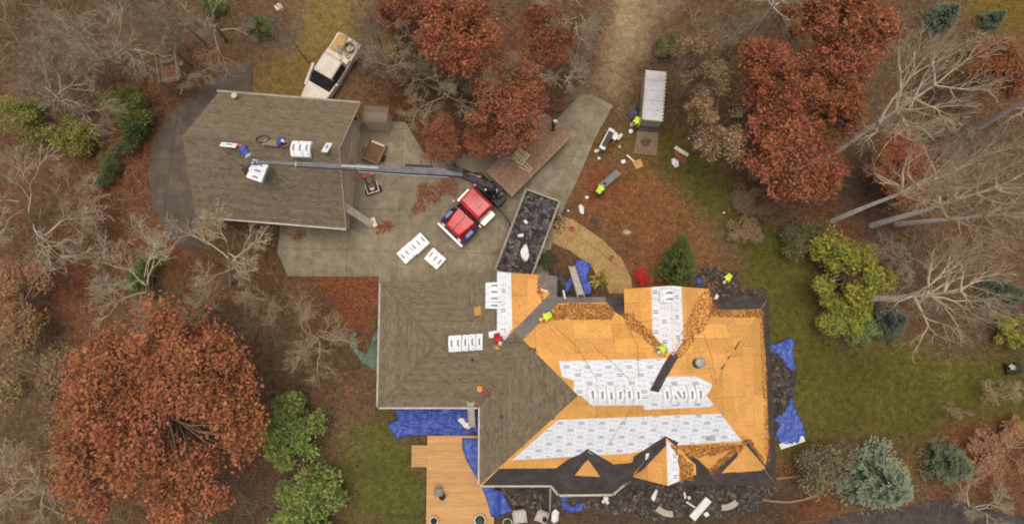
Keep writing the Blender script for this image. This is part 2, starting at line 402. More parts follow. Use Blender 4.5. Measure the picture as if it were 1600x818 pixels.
def shingles(pl, root, planes, m, seed=0, ex=.15, wd_=.36, name='shingle_slope'):
    rnd = random.Random(seed); b = MB()
    u0, u1 = min(p[0] for p in pl.L), max(p[0] for p in pl.L); v1 = max(p[1] for p in pl.L); r = 0; v = min(p[1] for p in pl.L)
    while v < v1:
        u = u0-rnd.uniform(0, wd_); row = rnd.choice([.93, .97, 1, 1.03, 1.07])
        while u < u1:
            w = wd_*rnd.uniform(.55, 1.3)
            q = clip([(u, v-.012), (u+w-.004, v-.012), (u+w-.004, v+ex), (u, v+ex)], pl.L)
            u += w
            if len(q) < 3 or abs(area2(q)) < .002 or buried(pl, q, planes): continue
            k = row*rnd.choice([.82, .92, .97, 1, 1.03, 1.08, 1.16])*rnd.uniform(.96, 1.04)
            b.add([pl.fr(p, .034-.03*(p[1]-v)/ex+rnd.uniform(0, .003)) for p in q], [tuple(range(len(q)))], (k, k*rnd.uniform(.97, 1.02), k*rnd.uniform(.93, 1.03)))
        v += ex; r += 1
    if not b.f: return None
    return tag(b.build(name, m, root, world=True), kind='stuff')
def deck(pl, root, m, name='roof_deck', th=.1): return MB().plate([p-pl.n*.02 for p in pl.p], th, pl.n if (pl.p[1]-pl.p[0]).cross(pl.p[2]-pl.p[1]).z > 0 else None).build(name, m, root, world=True)
def sheathing(pl, root, part, planes, m, seed=0, sx=2.44, sy=1.22, keep=None):
    rnd = random.Random(seed); u0, u1 = min(p[0] for p in pl.L), max(p[0] for p in pl.L); v0, v1 = min(p[1] for p in pl.L), max(p[1] for p in pl.L); r = 0; v = v0
    while v < v1:
        u = u0-rnd.choice([.3, .9, 1.5, 2.1])
        while u < u1:
            q = clip([(u+.008, v+.008), (u+sx-.008, v+.008), (u+sx-.008, v+sy-.008), (u+.008, v+sy-.008)], pl.L); u += sx
            if len(q) < 3 or abs(area2(q)) < .02 or buried(pl, q, planes): continue
            k = rnd.uniform(.86, 1.08)
            b = MB().plate([pl.fr(p, .012+rnd.uniform(-.001, .002)) for p in q], .018, pl.n, (k, k*rnd.uniform(.96, 1.02), k*rnd.uniform(.9, 1.04)))
            M = local(root); part_o = b.mesh('osb_panel', M); link(part_o, 'osb_panel', m, part)
        v += sy
def sheet(pl, root, px, m, name, h=.02, rag=.0, th=.004, wav=.0):
    """roofing sheet lying on a slope, outline from the photograph"""
    q = [pl.to(pl.hit(*p)) for p in px]; q = clip(ccw(q), pl.L) if len(q) > 2 else q
    if len(q) < 3: return None, None
    if rag:
        out = []
        for i in range(len(q)):
            a, b = Vector(q[i]), Vector(q[(i+1) % len(q)]); k = max(1, int((b-a).length/.35))
            out += [tuple(a.lerp(b, j/k)+Vector((random.uniform(-rag, rag), random.uniform(-rag, rag)))*(j > 0)) for j in range(k)]
        q = out
    o = MB().plate([pl.fr(p, h) for p in q], th, pl.n).build(name, m, root, world=True)
    return o, q
def inside(p, poly): return bool(in_poly(np.array([p[0]]), np.array([p[1]]), poly)[0])
def printing(pl, root, o, q, h, m, ang=0, seed=0):
    """rows of small illegible print on the underlayment: stacked bars and little chevrons"""
    rnd = random.Random(seed); b = MB(); c, s = math.cos(ang), math.sin(ang)
    cx, cy = sum(p[0] for p in q)/len(q), sum(p[1] for p in q)/len(q)
    R = max(math.hypot(p[0]-cx, p[1]-cy) for p in q)
    def quad(x, y, w, hh, k=1.0):
        pts = [(cx+a*c-bb*s, cy+a*s+bb*c) for a, bb in ((x-w, y-hh), (x+w, y-hh), (x+w, y+hh), (x-w, y+hh))]
        if all(inside(p, q) for p in pts): b.add([pl.fr(p, h) for p in pts], [(0, 1, 2, 3)], k)
    y = -R; r = 0
    while y < R:
        x = -R+(r % 2)*.62
        while x < R:
            for k, (w, yy) in enumerate(((.16, .075), (.19, -.06))):
                quad(x, y+yy, w, .026)
            for dx, dy in ((.45, .2), (.62, .25), (.82, .17), (.5, -.2), (.75, -.22)):
                quad(x+dx, y+dy, .035, .017); quad(x+dx+.05, y+dy-.025, .02, .014)
            x += 1.25
        y += .62; r += 1
    if b.f: b.build('print', m, o, world=False) if False else tag(link(b.mesh('print', local(root)), 'print', m, o), kind='stuff')
def residue(pl, root, px, n, cols, name='torn_shingle_residue', h=.03, size=(.05, .17), tilt=.16):
    q = [pl.to(pl.hit(*p)) for p in px]; x0, x1 = min(p[0] for p in q), max(p[0] for p in q); y0, y1 = min(p[1] for p in q), max(p[1] for p in q)
    n = int(n*1.9); U = np.random.uniform(x0, x1, n*4); V = np.random.uniform(y0, y1, n*4)
    d = sdist(U, V, q)+vnoise(U, V, .5, 3)*.18; k = np.where(d > 0)[0][:n]; U, V = U[k], V[k]
    o, u, v, nn = [np.array(t) for t in (pl.o, pl.u, pl.v, pl.n)]
    P = o+U[:, None]*u+V[:, None]*v+nn*np.random.uniform(h*.5, h*1.6, (len(U), 1))
    C = np.array([c[:3] for c in cols])[np.random.randint(0, len(cols), len(U))]*np.random.uniform(.7, 1.3, (len(U), 1))
    vv, qq, cc = chips(P, np.tile(nn, (len(U), 1)), np.random.uniform(size[0], size[1], len(U)), C, .6, tilt)
    L = np.array(local(root)); vv = vv @ L[:3, :3].T+L[:3, 3]
    return tag(link(fast_mesh(name, vv, qq, cc), name, M_chip, root), kind='stuff')

M_chip = mat('torn_bits', (1, 1, 1, 1), (.85, .85, .85, 1), 20, .9, attr=True)
M_shing = mat('weathered_shingles', lin(103, 92, 74), lin(126, 114, 93), 9.0, .95, .5, 60, attr=True)
M_osb = mat('osb_sheathing', lin(212, 148, 70), lin(242, 188, 110), 9, .8, .3, 25, attr=True, lo=.3, hi=.7)
M_deck = mat('deck_underside', lin(120, 90, 60), None, 4)
M_under = mat('underlayment_white', lin(220, 225, 228), lin(236, 239, 240), 1.5, .55, .12, 8)
M_print = mat('grey_print', lin(80, 84, 92), lin(106, 110, 118), 8, .7)
M_felt = mat('dark_felt', lin(64, 58, 56), lin(80, 73, 70), 1.6, .92, .35, 30)
M_gfelt = mat('grey_felt', lin(108, 103, 100), lin(128, 122, 118), 1.8, .9, .3, 30)
M_trim = mat('cream_trim', lin(176, 164, 140), lin(196, 184, 160), 2, .7)
M_wall = mat('cream_siding', lin(200, 184, 152), lin(216, 200, 168), 2.5, .8, .1, 12)
M_gut = mat('white_gutter', lin(176, 170, 158), lin(200, 194, 182), 3, .45)
M_glass = mat('dark_glass', lin(34, 36, 38), lin(46, 48, 50), 2, .12, spec=.6)
M_black = mat('black_metal', lin(30, 29, 29), lin(46, 44, 43), 6, .5)
BROWNS = [lin(170, 112, 58), lin(136, 88, 46), lin(192, 132, 70), lin(112, 76, 46), lin(212, 154, 90), lin(150, 98, 52)]
grime(M_osb, .8, .9, 1.04); grime(M_felt, .9, .88, 1.12)
ZE, PITCH = 3.3, .9

# ------------------------------------------------------------------ the house
house = thing('house', 'large hip-roofed house with half its roof stripped to orange sheathing', 'house', (7, -3, 0))
X0, X1, Y0, Y1 = -2.07, 17.03, -8.88, 3.2
hd = (Y1-Y0)/2; RZ = ZE+PITCH*hd; RY = (Y0+Y1)/2; rw, re = X0+hd*.975, X1-hd*.96
mS = Plane([(X0, Y0, ZE), (X1, Y0, ZE), (re, RY, RZ), (rw, RY, RZ)])
mN = Plane([(X1, Y1, ZE), (X0, Y1, ZE), (rw, RY, RZ), (re, RY, RZ)])
mW = Plane([(X0, Y1, ZE), (X0, Y0, ZE), (rw, RY, RZ)])
mE = Plane([(X1, Y0, ZE), (X1, Y1, ZE), (re, RY, RZ)])
gX0, gY0, gY1 = -8.73, -3.94, 4.2; gh = (gY1-gY0)/2; gz = ZE+.68*gh; gr = (gY0+gY1)/2; gx1 = 1.0
gS = Plane([(gX0, gY0, ZE), (gx1, gY0, ZE), (gx1, gr, gz), (gX0+gh, gr, gz)])
gN = Plane([(-1, gY1, ZE), (gX0, gY1, ZE), (gX0+gh, gr, gz), (-1, gr, gz)])
gW = Plane([(gX0, gY1, ZE), (gX0, gY0, ZE), (gX0+gh, gr, gz)])
wx0, wx1, wy = -5.08, 2.98, 4.62; wr = (wx0+wx1)/2; wz = ZE+.685*(wx1-wx0)/2
wW = Plane([(wx0, wy, ZE), (wx0, -.2, ZE), (wr, -.2, wz), (wr, wy, wz)])
wE = Plane([(wx1, -.2, ZE), (wx1, wy, ZE), (wr, wy, wz), (wr, -.2, wz)])
nx0, nx1, ny1, nr = 7.3, 12.85, 3.68, 9.8; nze = 4.25; nz = nze+.93*2.65; nyb = -1.6
nW = Plane([(nx0, ny1, nze), (nx0, nyb, nze), (nr, nyb, nz), (nr, ny1, nz)])
nE = Plane([(nx1, nyb, nze), (nx1, ny1, nze), (nr, ny1, nz), (nr, nyb, nz)])
# south bay (felted), south dormer (sheathed), corner gablet
G1 = mS.hit(918, 702); F1 = Vector((G1.x, at(919, 716, G1.z).y, G1.z)); A1, B1, C1, D1 = mS.hit(860, 756), at(874, 772, 3.0), at(957, 771, 3.0), mS.hit(985, 747)
bS, bW, bE, bSW, bSE = Plane([B1, C1, F1]), Plane([A1, F1, G1]), Plane([D1, G1, F1]), Plane([A1, B1, F1]), Plane([C1, D1, F1])
G2 = mS.hit(1041, 682); yf = at(1041, 758, G2.z).y; L2 = mS.hit(990, 738); R2 = mS.hit(1087, 725)
dW = Plane([L2, (L2.x, yf+.1, L2.z), (G2.x, yf, G2.z), G2]); dE = Plane([(R2.x, yf+.35, R2.z), R2, G2, (G2.x, yf, G2.z)])
G3 = mS.hit(1166, 689); L3 = mS.hit(1108, 735); BL, BR = at(1112, 752, 3.75), at(1207, 741, 3.75)
cS = Plane([BL, BR, G3]); cW = Plane([L3, BL, G3])
PL = [mS, mN, mW, mE, gS, gN, gW, wW, wE, nW, nE, bS, bW, bE, bSW, bSE, dW, dE, cS, cW]
for i, p in enumerate((mW, gS, gN, gW, wW)):
    deck(p, house, M_deck); shingles(p, house, PL, M_shing, 10+i)
for i, p in enumerate((mS, mN, mE, wE, nW, nE, dW, dE)):
    d_ = deck(p, house, M_deck); sheathing(p, house, d_, PL, M_osb, 30+i)
for p in (bW, bE, bSW, bSE, bS, cS, cW): deck(p, house, M_felt, 'felted_slope')
sheet(bS, house, [(891, 741), (919, 717), (944, 744)], M_osb, 'osb_panel', .03, th=.02)
sheet(cS, house, [(1167, 696), (1190, 724), (1174, 733), (1127, 738)], M_osb, 'osb_panel', .03, th=.02)
# ridge caps on the old roof
for p, q in (((gX0+gh, gr, gz), (-1, gr, gz)), ((gX0, gY0, ZE), (gX0+gh, gr, gz)), ((gX0, gY1, ZE), (gX0+gh, gr, gz)), ((wr, wy, wz), (wr, gr, wz))):
    p, q = Vector(p), Vector(q); n = int((q-p).length/.28); b = MB()
    for k in range(n):
        a, e = p.lerp(q, k/n), p.lerp(q, (k+1.1)/n); sd_ = (q-p).cross(Vector((0, 0, 1))).normalized()*.11; up = Vector((0, 0, .05+.006*(k % 2)))
        b.add([a+sd_-Vector((0, 0, .05))+up*.6, e+sd_-Vector((0, 0, .05))+up*.6, e+up, a+up, a-sd_-Vector((0, 0, .05))+up*.6, e-sd_-Vector((0, 0, .05))+up*.6], [(0, 1, 2, 3), (3, 2, 5, 4)], random.uniform(.85, 1.05))
    tag(b.build('ridge_cap', M_shing, house, world=True), kind='stuff')
# walls under the eaves
def wallbox(x0, x1, y0, y1, z1): MB().box(((x0+x1)/2, (y0+y1)/2, z1/2), (x1-x0, y1-y0, z1)).build('wall', M_wall, house, world=True)
wallbox(X0+.5, X1-.5, Y0+.5, Y1-.5, ZE-.05); wallbox(gX0+.5, X0+.48, gY0+.5, gY1-.5, ZE-.05); wallbox(wx0+.5, wx1-.5, 2.72, wy-.35, ZE-.06)
MB().add([(wx0+.5, wy-.3, ZE-.1), (wx1-.5, wy-.3, ZE-.1), (wr, wy-.3, wz-.5)], [(0, 1, 2)]).build('gable_wall', M_wall, house, world=True)
wallbox(nx0+.3, nx1-.3, 2.72, ny1-.3, nze-.08)
MB().add([(nx0+.3, ny1-.28, nze-.1), (nx1-.3, ny1-.28, nze-.1), (nr, ny1-.28, nz-.25)], [(0, 1, 2)]).build('gable_wall', M_wall, house, world=True)
MB().prism([tuple(p[:2]) for p in (A1+Vector((.4, .3, 0)), B1+Vector((.3, .45, 0)), C1+Vector((-.3, .45, 0)), D1+Vector((-.4, .3, 0)))], 0, 2.9).build('bay_wall', M_wall, house, world=True)
MB().add([(L2.x+.15, yf+.2, 0), (R2.x-.15, yf+.4, 0), (R2.x-.15, yf+.4, R2.z-.15), (G2.x, yf+.25, G2.z-.2), (L2.x+.15, yf+.2, L2.z-.15)], [(0, 1, 2, 3, 4)]).build('gable_wall', M_wall, house, world=True)
# gutters and edges
def gutter(p, q, root=house, r=.06, m=None, name='gutter'):
    p, q = Vector(p), Vector(q); d = (q-p); L = d.length; yaw = math.atan2(d.y, d.x)
    R = Matrix.Rotation(yaw, 3, 'Z') @ Matrix.Rotation(-math.asin(max(-1, min(1, d.z/L))), 3, 'Y')
    b = MB()
    for c, s in (((0, 0, -r), (L, 2*r, .012)), ((0, -r, 0), (L, .014, 2*r)), ((0, r, 0), (L, .014, 2*r))):
        b.box((p+q)/2+R @ Vector(c), s, R)
    b.build(name, m or M_gut, root, world=True)
gutter((X0-.07, -3.9, ZE-.06), (X0-.07, Y0, ZE-.06)); gutter((X0, Y0-.07, ZE-.06), (A1.x, Y0-.07, ZE-.06))
gutter(A1+Vector((-.02, -.08, -.1)), B1+Vector((-.05, -.06, -.08))); gutter(B1+Vector((0, -.07, -.08)), C1+Vector((0, -.07, -.08))); gutter(C1+Vector((.05, -.06, -.08)), D1+Vector((.02, -.08, -.12)))
gutter((gX0, gY0-.07, ZE-.06), (X0-.2, gY0-.07, ZE-.06)); gutter((gX0-.07, gY0, ZE-.06), (gX0-.07, gY1, ZE-.06))
gutter(at(860, 764, 2.9), at(859, 800, .15), r=.045, name='downspout')
# sheets
def under(pl, px, ang=0, seed=0, h=.022):
    o, q = sheet(pl, house, px, M_under, 'underlayment', h)
    if o: printing(pl, house, o, q, h+.004, M_print, ang, seed)
under(wE, [(776, 418), (798, 419), (800, 512), (786, 537), (774, 524)], PI/2, 1)
under(nW, [(1018, 446), (1062, 442), (1062, 570), (1046, 550), (1020, 522)], PI/2, 2)
under(nE, [(1036, 442), (1064, 442), (1068, 530), (1049, 560), (1036, 560)], PI/2, 3)
under(mN, [(873, 564), (1043, 560), (1029, 588), (1087, 588), (1112, 600), (1112, 632), (895, 632), (897, 594), (878, 588)], 0, 4)
under(mS, [(890, 602), (1114, 602), (1117, 630), (1107, 635), (1007, 639), (1005, 632), (926, 633)], 0, 5)
under(mS, [(872, 655), (1130, 645), (1164, 687), (1040, 696), (985, 707), (800, 718)], 0, 6, .02)
under(dE, [(1030, 680), (1046, 690), (1060, 708), (1060, 775), (1030, 775)], PI/2, 7)
def felt(pl, px, m=None, h=.026, rag=.015): sheet(pl, house, px, m or M_felt, 'felt_strip', h, rag)
felt(mS, [(780, 731), (890, 730), (985, 722), (1002, 714), (1083, 712), (1091, 717), (1115, 740), (1190, 734), (1203, 722), (1220, 720), (1225, 770), (740, 770)], rag=.0)
felt(mS, [(1040, 680), (1060, 690), (1030, 745), (985, 740), (990, 712)], h=.032); felt(dW, [(1040, 682), (1047, 689), (1003, 735), (990, 742)])
felt(mS, [(918, 700), (905, 709), (890, 715), (868, 731), (868, 748), (925, 740)], h=.032); felt(mS, [(918, 700), (935, 710), (962, 726), (988, 742), (915, 742)], h=.032)
felt(mE, [(1190, 455), (1189, 484), (1196, 560), (1201, 700), (1194, 735), (1212, 775), (1240, 775), (1230, 450)])
felt(mN, [(1112, 450), (1230, 450), (1193, 483), (1114, 484)])
felt(mN, [(868, 440), (950, 440), (948, 472), (868, 474)], M_gfelt)
felt(mN, [(948, 440), (988, 440), (988, 488), (977, 497), (961, 488), (946, 471)], h=.03)
felt(wE, [(852, 410), (880, 410), (880, 456), (858, 457), (840, 450), (840, 435)], M_gfelt)
felt(wE, [(866, 451), (892, 470), (805, 560), (780, 539)], M_gfelt, .03, 0); felt(mN, [(860, 450), (881, 465), (800, 549), (775, 535)], M_gfelt, .034, 0)
felt(mN, [(1015, 610), (1029, 613), (1041, 590), (1060, 558), (1051, 547), (1036, 570)], h=.036, rag=0)
sheet(mS, house, [(1009, 707), (1014, 706), (1013, 716), (1008, 717)], M_under, 'paper_scrap', .05); sheet(mS, house, [(919, 703), (930, 712), (928, 714), (918, 706)], M_under, 'paper_scrap', .05)
# torn strips left by the old roof
residue(mN, house, [(866, 475), (946, 474), (962, 488), (955, 499), (862, 500)], 1100, BROWNS)
residue(mN, house, [(960, 488), (975, 488), (1042, 548), (1038, 558)], 420, BROWNS); residue(nW, house, [(978, 490), (988, 488), (1030, 530), (1040, 548)], 200, BROWNS)
residue(nE, house, [(1098, 450), (1116, 440), (1116, 480), (1055, 556), (1048, 552)], 420, BROWNS); residue(mN, house, [(1117, 474), (1125, 484), (1062, 560), (1050, 560)], 420, BROWNS)
residue(mN, house, [(1112, 484), (1192, 484), (1190, 496), (1106, 495)], 420, BROWNS); residue(mE, house, [(1186, 485), (1194, 485), (1203, 715), (1196, 728), (1190, 600)], 420, BROWNS)
residue(mS, house, [(1052, 694), (1160, 692), (1110, 712), (1072, 714)], 500, BROWNS); residue(dE, house, [(1042, 688), (1084, 724), (1081, 750), (1062, 752), (1060, 715)], 420, BROWNS)
residue(mS, house, [(1164, 684), (1170, 690), (1112, 738), (1104, 733)], 300, BROWNS, h=.06); residue(mE, house, [(1164, 686), (1170, 688), (1196, 722), (1190, 726)], 180, BROWNS, h=.05)
residue(wE, house, [(838, 440), (852, 445), (848, 470), (838, 458)], 70, BROWNS)
residue(gS, house, [(742, 634), (752, 634), (780, 600), (772, 600)], 90, [lin(140, 70, 52), lin(120, 60, 44)], 'fallen_leaves', .03)
residue(mW, house, [(800, 542), (840, 544), (838, 548), (804, 547)], 60, [lin(120, 60, 40)], 'torn_edge', .03)
# vents, slits and the loose hip rafters on the sheathing
def vent(pl, px, py, kind):
    c = pl.hit(px, py)
    if kind == 'pipe': b = MB().lathe([(.16, 0), (.15, .03), (.055, .05), (.05, .38), (.045, .38), (.04, .3)], 12, c-Vector((0, 0, .04))); b.build('vent_pipe', M_black, house, world=True)
    elif kind == 'turtle':
        MB().lathe([(.3, -.1), (.3, .08), (.22, .09), (.2, .02)], 16, c).build('vent_collar', M_black, house, world=True)
        MB().lathe([(.1, .12), (.27, .13), (.3, .17), (.22, .26), (.08, .3)], 16, c+Vector((.12, .05, 0))).build('vent_cap', mat('vent_cap_grey', lin(150, 146, 136), None, 6, .5), house, world=True)
    else: MB().box(c+Vector((0, 0, .08)), (.5, .32, .2), bev=.06).build('box_vent', mat('vent_grey', lin(140, 140, 138), None, 6, .5), house, world=True)
vent(mE, 1090, 567, 'turtle'); vent(mS, 1110, 683, 'box'); vent(mW, 785, 650, 'pipe'); vent(gN, 720, 440, 'pipe'); vent(gS, 738, 560, 'pipe')
for a, b_2 in (((1148, 545), (1156, 532)), ((1137, 560), (1141, 555)), ((1127, 576), (1133, 568))):
    q = mE.hit(*a), mE.hit(*b_2); MB().tube(q[0]+mE.n*.02, q[1]+mE.n*.02, .035, .02, 5).build('vent_slit', M_black, house, world=True)
# ------------------------------------------------------------------ the detached garage
ga = math.radians(-4.8)
barn = thing('detached_garage', 'detached garage with weathered brown shingle gable roof under the crane boom', 'garage', (-15.85, 12.68, 0), ga)
bl, bd, be = 10.0, 8.75, 3.0; brz = be+.9*bd/2
def bw(x, y, z=0): return barn.matrix_basis @ Vector((x, y, z)) if False else Vector((barn.location.x+x*math.cos(ga)-y*math.sin(ga), barn.location.y+x*math.sin(ga)+y*math.cos(ga), z))
kS = Plane([bw(-bl/2-.25, -bd/2, be), bw(bl/2, -bd/2, be), bw(bl/2, 0, brz), bw(-bl/2+.1, 0, brz)])
kN = Plane([bw(bl/2, bd/2, be), bw(-bl/2+.2, bd/2, be), bw(-bl/2+.1, 0, brz), bw(bl/2, 0, brz)])
for i, p in enumerate((kS, kN)): deck(p, barn, M_deck); shingles(p, barn, [kS, kN], M_shing, 70+i)
b = MB()
for k in range(34):
    a, e = bw(-bl/2+.1, 0, brz).lerp(bw(bl/2, 0, brz), k/34), bw(-bl/2+.1, 0, brz).lerp(bw(bl/2, 0, brz), (k+1.1)/34); s_ = Vector((-math.sin(ga), math.cos(ga), 0))*.13; up = Vector((0, 0, .045+.006*(k % 2)))
    b.add([a+s_-up*1.6, e+s_-up*1.6, e+up, a+up, a-s_-up*1.6, e-s_-up*1.6], [(0, 1, 2, 3), (3, 2, 5, 4)], random.uniform(.85, 1.05))
tag(b.build('ridge_cap', M_shing, barn, world=True), kind='stuff')
wx = bl/2-.5; wyh = bd/2-.4
MB().add([(-wx, -wyh, 0), (wx, -wyh, 0), (wx, wyh, 0), (-wx, wyh, 0), (-wx, -wyh, be+.1), (wx, -wyh, be+.1), (wx, wyh, be+.1), (-wx, wyh, be+.1), (-wx, 0, brz-.2), (wx, 0, brz-.2)],
         [(0, 1, 5, 4), (1, 2, 6, 9, 5), (2, 3, 7, 6), (3, 0, 4, 8, 7)]).build('wall', M_wall, barn)
for sgn in (-1, 1):
    MB().plate([(bl/2+.03, sgn*(bd/2), be-.13), (bl/2+.03, sgn*(bd/2), be+.05), (bl/2+.03, 0, brz+.05), (bl/2+.03, 0, brz-.13)], .03, Vector((1, 0, 0))).build('rake_board', M_trim, barn)
    r_ = MB().box((wx+.03, sgn*1.85, 1.15), (.05, 2.6, 2.3)).build('garage_door', M_trim, barn)
    for k in range(4): MB().box((wx+.062, sgn*1.85, .3+.56*k), (.02, 2.5, .5), bev=.01).build('door_panel', M_wall, r_)
    gutter(bw(-bl/2, sgn*(bd/2+.07), be-.05), bw(bl/2, sgn*(bd/2+.07), be-.05), barn)
for y in (3.5, -3.55):
    r_ = MB().box((wx+.1, y, 2.3), (.18, .16, .3), bev=.03, taper=(.6, .6)).build('wall_lantern', M_black, barn); MB().box((wx+.1, y, 2.28), (.13, .17, .16)).build('lantern_glass', M_glass, r_)
r_ = MB().box((wx+.02, 2.55, 3.7), (.05, .6, .8)).build('window', M_trim, barn); MB().box((wx+.05, 2.55, 3.7), (.02, .48, .68)).build('pane', M_glass, r_)
# lean-to beside it
c0 = at(586, 178, 2.2)
lt = thing('lean_to_shed', 'small flat board-roofed lean-to shed at the garage corner', 'shed', (c0.x, c0.y, 0), ga)
for k in range(8): MB().box((0, -.55+k*.155, 2.2-.02*k), (1.75, .15, .03), col=random.uniform(.8, 1.1)).build('roof_board', mat('grey_boards', lin(104, 94, 78), lin(126, 114, 96), 5, .9, .3, attr=True, stretch=(1, 6, 6)), lt)
MB().box((0, 0, 1.0), (1.55, 1.1, 2.05)).build('wall', M_wall, lt)
# what stands on it
dsh = thing('satellite_dish', 'small white satellite dish on the garage roof', 'satellite dish', kN.hit(370, 153))
MB().lathe([(.02, .42), (.12, .43), (.19, .48), (.2, .5), (.18, .5), (.1, .46), (.01, .44)], 18).build('dish', M_gut, dsh)
MB().tube((0, 0, -.05), (0, 0, .44), .025, n=6).build('mast', M_gut, dsh); r_ = MB().tube((0, 0, .46), (.16, -.14, .68), .012, n=5).build('feed_arm', M_gut, dsh); MB().lathe([(.03, 0), (.05, .03), (.05, .1), (.02, .12)], 8, (.17, -.15, .64)).build('receiver', M_gut, r_)
# ------------------------------------------------------------------ shingle bundles
M_wrap = mat('white_wrapper', lin(226, 228, 230), lin(242, 243, 242), 3, .5, .2, 14)
M_wprint = mat('wrapper_print', lin(84, 88, 104), lin(120, 122, 132), 9, .6)
M_wood = mat('pallet_wood', lin(150, 126, 90), lin(178, 152, 112), 5, .85, .2, stretch=(1, 5, 5))
def bundle_mesh(bend=0.0, L=1.0, Wd=.4, H=.085):
    nxs, b = 8, MB(); prof = [(-Wd/2, .012), (-Wd/2, H-.02), (-Wd/2+.025, H), (Wd/2-.025, H), (Wd/2, H-.02), (Wd/2, .012), (Wd/2-.02, 0), (-Wd/2+.02, 0)]
    vs, fs = [], []
    for i in range(nxs+1):
        x = -L/2+L*i/nxs; k = .96 if i in (0, nxs) else 1; dz = -bend*(math.sqrt(x*x+.006)-.07)
        vs += [(x, y*k, z*k+dz+.004*math.sin(i*2.1+y*20)) for y, z in prof]
    for i in range(nxs): fs += [(i*8+j, i*8+(j+1) % 8, i*8+8+(j+1) % 8, i*8+8+j) for j in range(8)]
    fs += [tuple(range(7, -1, -1)), tuple(range(nxs*8, nxs*8+8))]
    pr = MB()
    def quad(x0, x1, y0, y1):
        n = 4; row = [(x0+(x1-x0)*i/n) for i in range(n+1)]; f = lambda x: H+.006-bend*(math.sqrt(x*x+.006)-.07)
        pr.add([(x, y, f(x)) for x in row for y in (y0, y1)], [(2*i, 2*i+2, 2*i+3, 2*i+1) for i in range(n)])
    quad(-.2, .24, -.06, .015); quad(-.12, .2, .035, .07); quad(-.4, -.33, -.09, -.05); quad(.34, .4, .04, .09)
    m1 = b.add(vs, fs).mesh('shingle_bundle'); m1.materials.append(M_wrap); m2 = pr.mesh('print'); m2.materials.append(M_wprint)
    return m1, m2
BUN = {k: bundle_mesh(k) for k in (0.0, .9, .7)}
ORD = ['first', 'second', 'third', 'fourth', 'fifth', 'sixth', 'seventh', 'eighth', 'ninth', 'tenth', 'eleventh', 'twelfth']
def bundle(loc, yaw, label, group=None, bend=0.0, pl=None, prints=True):
    m1, m2 = BUN[bend]; o = bpy.data.objects.new('shingle_bundle', m1); COL.objects.link(o); tag(o, label, 'shingle bundle', group); o.location = loc
    q = Quaternion((0, 0, 1), yaw)
    if pl is not None: q = Vector((0, 0, 1)).rotation_difference(pl.n) @ q
    o.rotation_mode = 'QUATERNION'; o.rotation_quaternion = q
    if prints: c = bpy.data.objects.new('print', m2); COL.objects.link(c); c.parent = o; c['kind'] = 'stuff'
    return o
for i, px in enumerate((925, 940, 954, 968, 982, 996)):
    x = at(px, 613, RZ).x
    for k in range(2): bundle((x+.03*k, RY+random.uniform(-.06, .06)+.02, RZ+.02+.09*k), PI/2+random.uniform(-.05, .05), f'{ORD[i]} white bundle from the left in the left main-ridge row, '+('on top' if k else 'underneath'), 'bundles along the main ridge', .9)
for i, px in enumerate((1041, 1054, 1067, 1080, 1093)):
    x = at(px, 611, RZ).x
    for k in range(2): bundle((x+.03*k, RY+random.uniform(-.06, .06)+.05, RZ+.02+.09*k), PI/2+random.uniform(-.08, .08), f'{ORD[i]} white bundle from the left in the right main-ridge row, '+('on top' if k else 'underneath'), 'bundles along the main ridge', .9)
bundle((at(1060, 606, RZ).x, RY+.05, RZ+.22), PI/2+.5, 'white shingle bundle lying askew on top of the right row on the ridge', None, .9)
for i, py in enumerate((446, 456, 466, 477)):
    [bundle((wr-.12+.05*k, at(776, py, wz).y, wz+.03+.09*k), random.uniform(-.05, .05), f'{ORD[i]} white bundle from the top across the narrow ridge, '+('on top' if k else 'underneath'), 'bundles across the narrow ridge', .7) for k in range(2)]
bundle((wr+.1, at(772, 521, wz).y, wz+.03), .15, 'lone white shingle bundle beside the crouching worker in red', None, .7)
for i, px in enumerate((706, 716, 727, 738, 749)):
    for k in range(3 if i < 2 else 2):
        bundle((at(px, 533, gz).x, gr+.03*i, gz+.03+.09*k), PI/2+random.uniform(-.04, .04), f'{ORD[i]} white bundle from the left across the old ridge, '+['on the shingles', 'second layer', 'third layer'][k], 'bundles on the old shingle ridge', .7)
for i, py in enumerate((457, 467)):
    bundle((nr-.12, at(1045, py, nz).y, nz+.03), .02, ('upper' if i == 0 else 'lower')+' white shingle bundle across the small white-strip gable ridge', 'bundles on the small gable', .9)
TOP3 = ['left', 'middle', 'right']
def stack(c, yaw, rows, layers, what, pallet=True, spread_=.41, two=False, bz=0.0):
    c = Vector(c)
    if pallet:
        p = thing('pallet', 'wooden pallet under '+what, 'pallet', c, yaw)
        for k in range(5): MB().box((0, -.46+.23*k, .115), (1.05, .1, .02)).build('deck_board', M_wood, p)
        for k in range(3): MB().box((-.48+.48*k, 0, .05), (.09, 1.05, .1)).build('stringer', M_wood, p)
    z = c.z+(.13 if pallet else .0)+bz
    for l in range(layers):
        for r in range(rows):
            off = (r-(rows-1)/2)*spread_; a = yaw; v = Vector((random.uniform(-.02, .02), off, 0))
            if two and l % 2: a = yaw+PI/2; v = Vector((off, 0, 0))
            v.rotate(Quaternion((0, 0, 1), yaw))
            top = l == layers-1
            bundle(c.xyz*Vector((1, 1, 0))+v+Vector((0, 0, z+l*.087)), a+random.uniform(-.03, .03), f'{TOP3[r]} white shingle bundle in the top layer of {what}' if top else f'white shingle bundle in a lower layer of {what}', 'bundles of '+what+(' top layer' if top else ' lower layers'), 0.0, prints=top)
s1 = at(656, 382); ya = math.atan2(at(668, 370).y-at(638, 397).y, at(668, 370).x-at(638, 397).x)
stack((s1.x, s1.y, .05), ya+PI/2, 3, 6, 'the taller stack on the driveway')
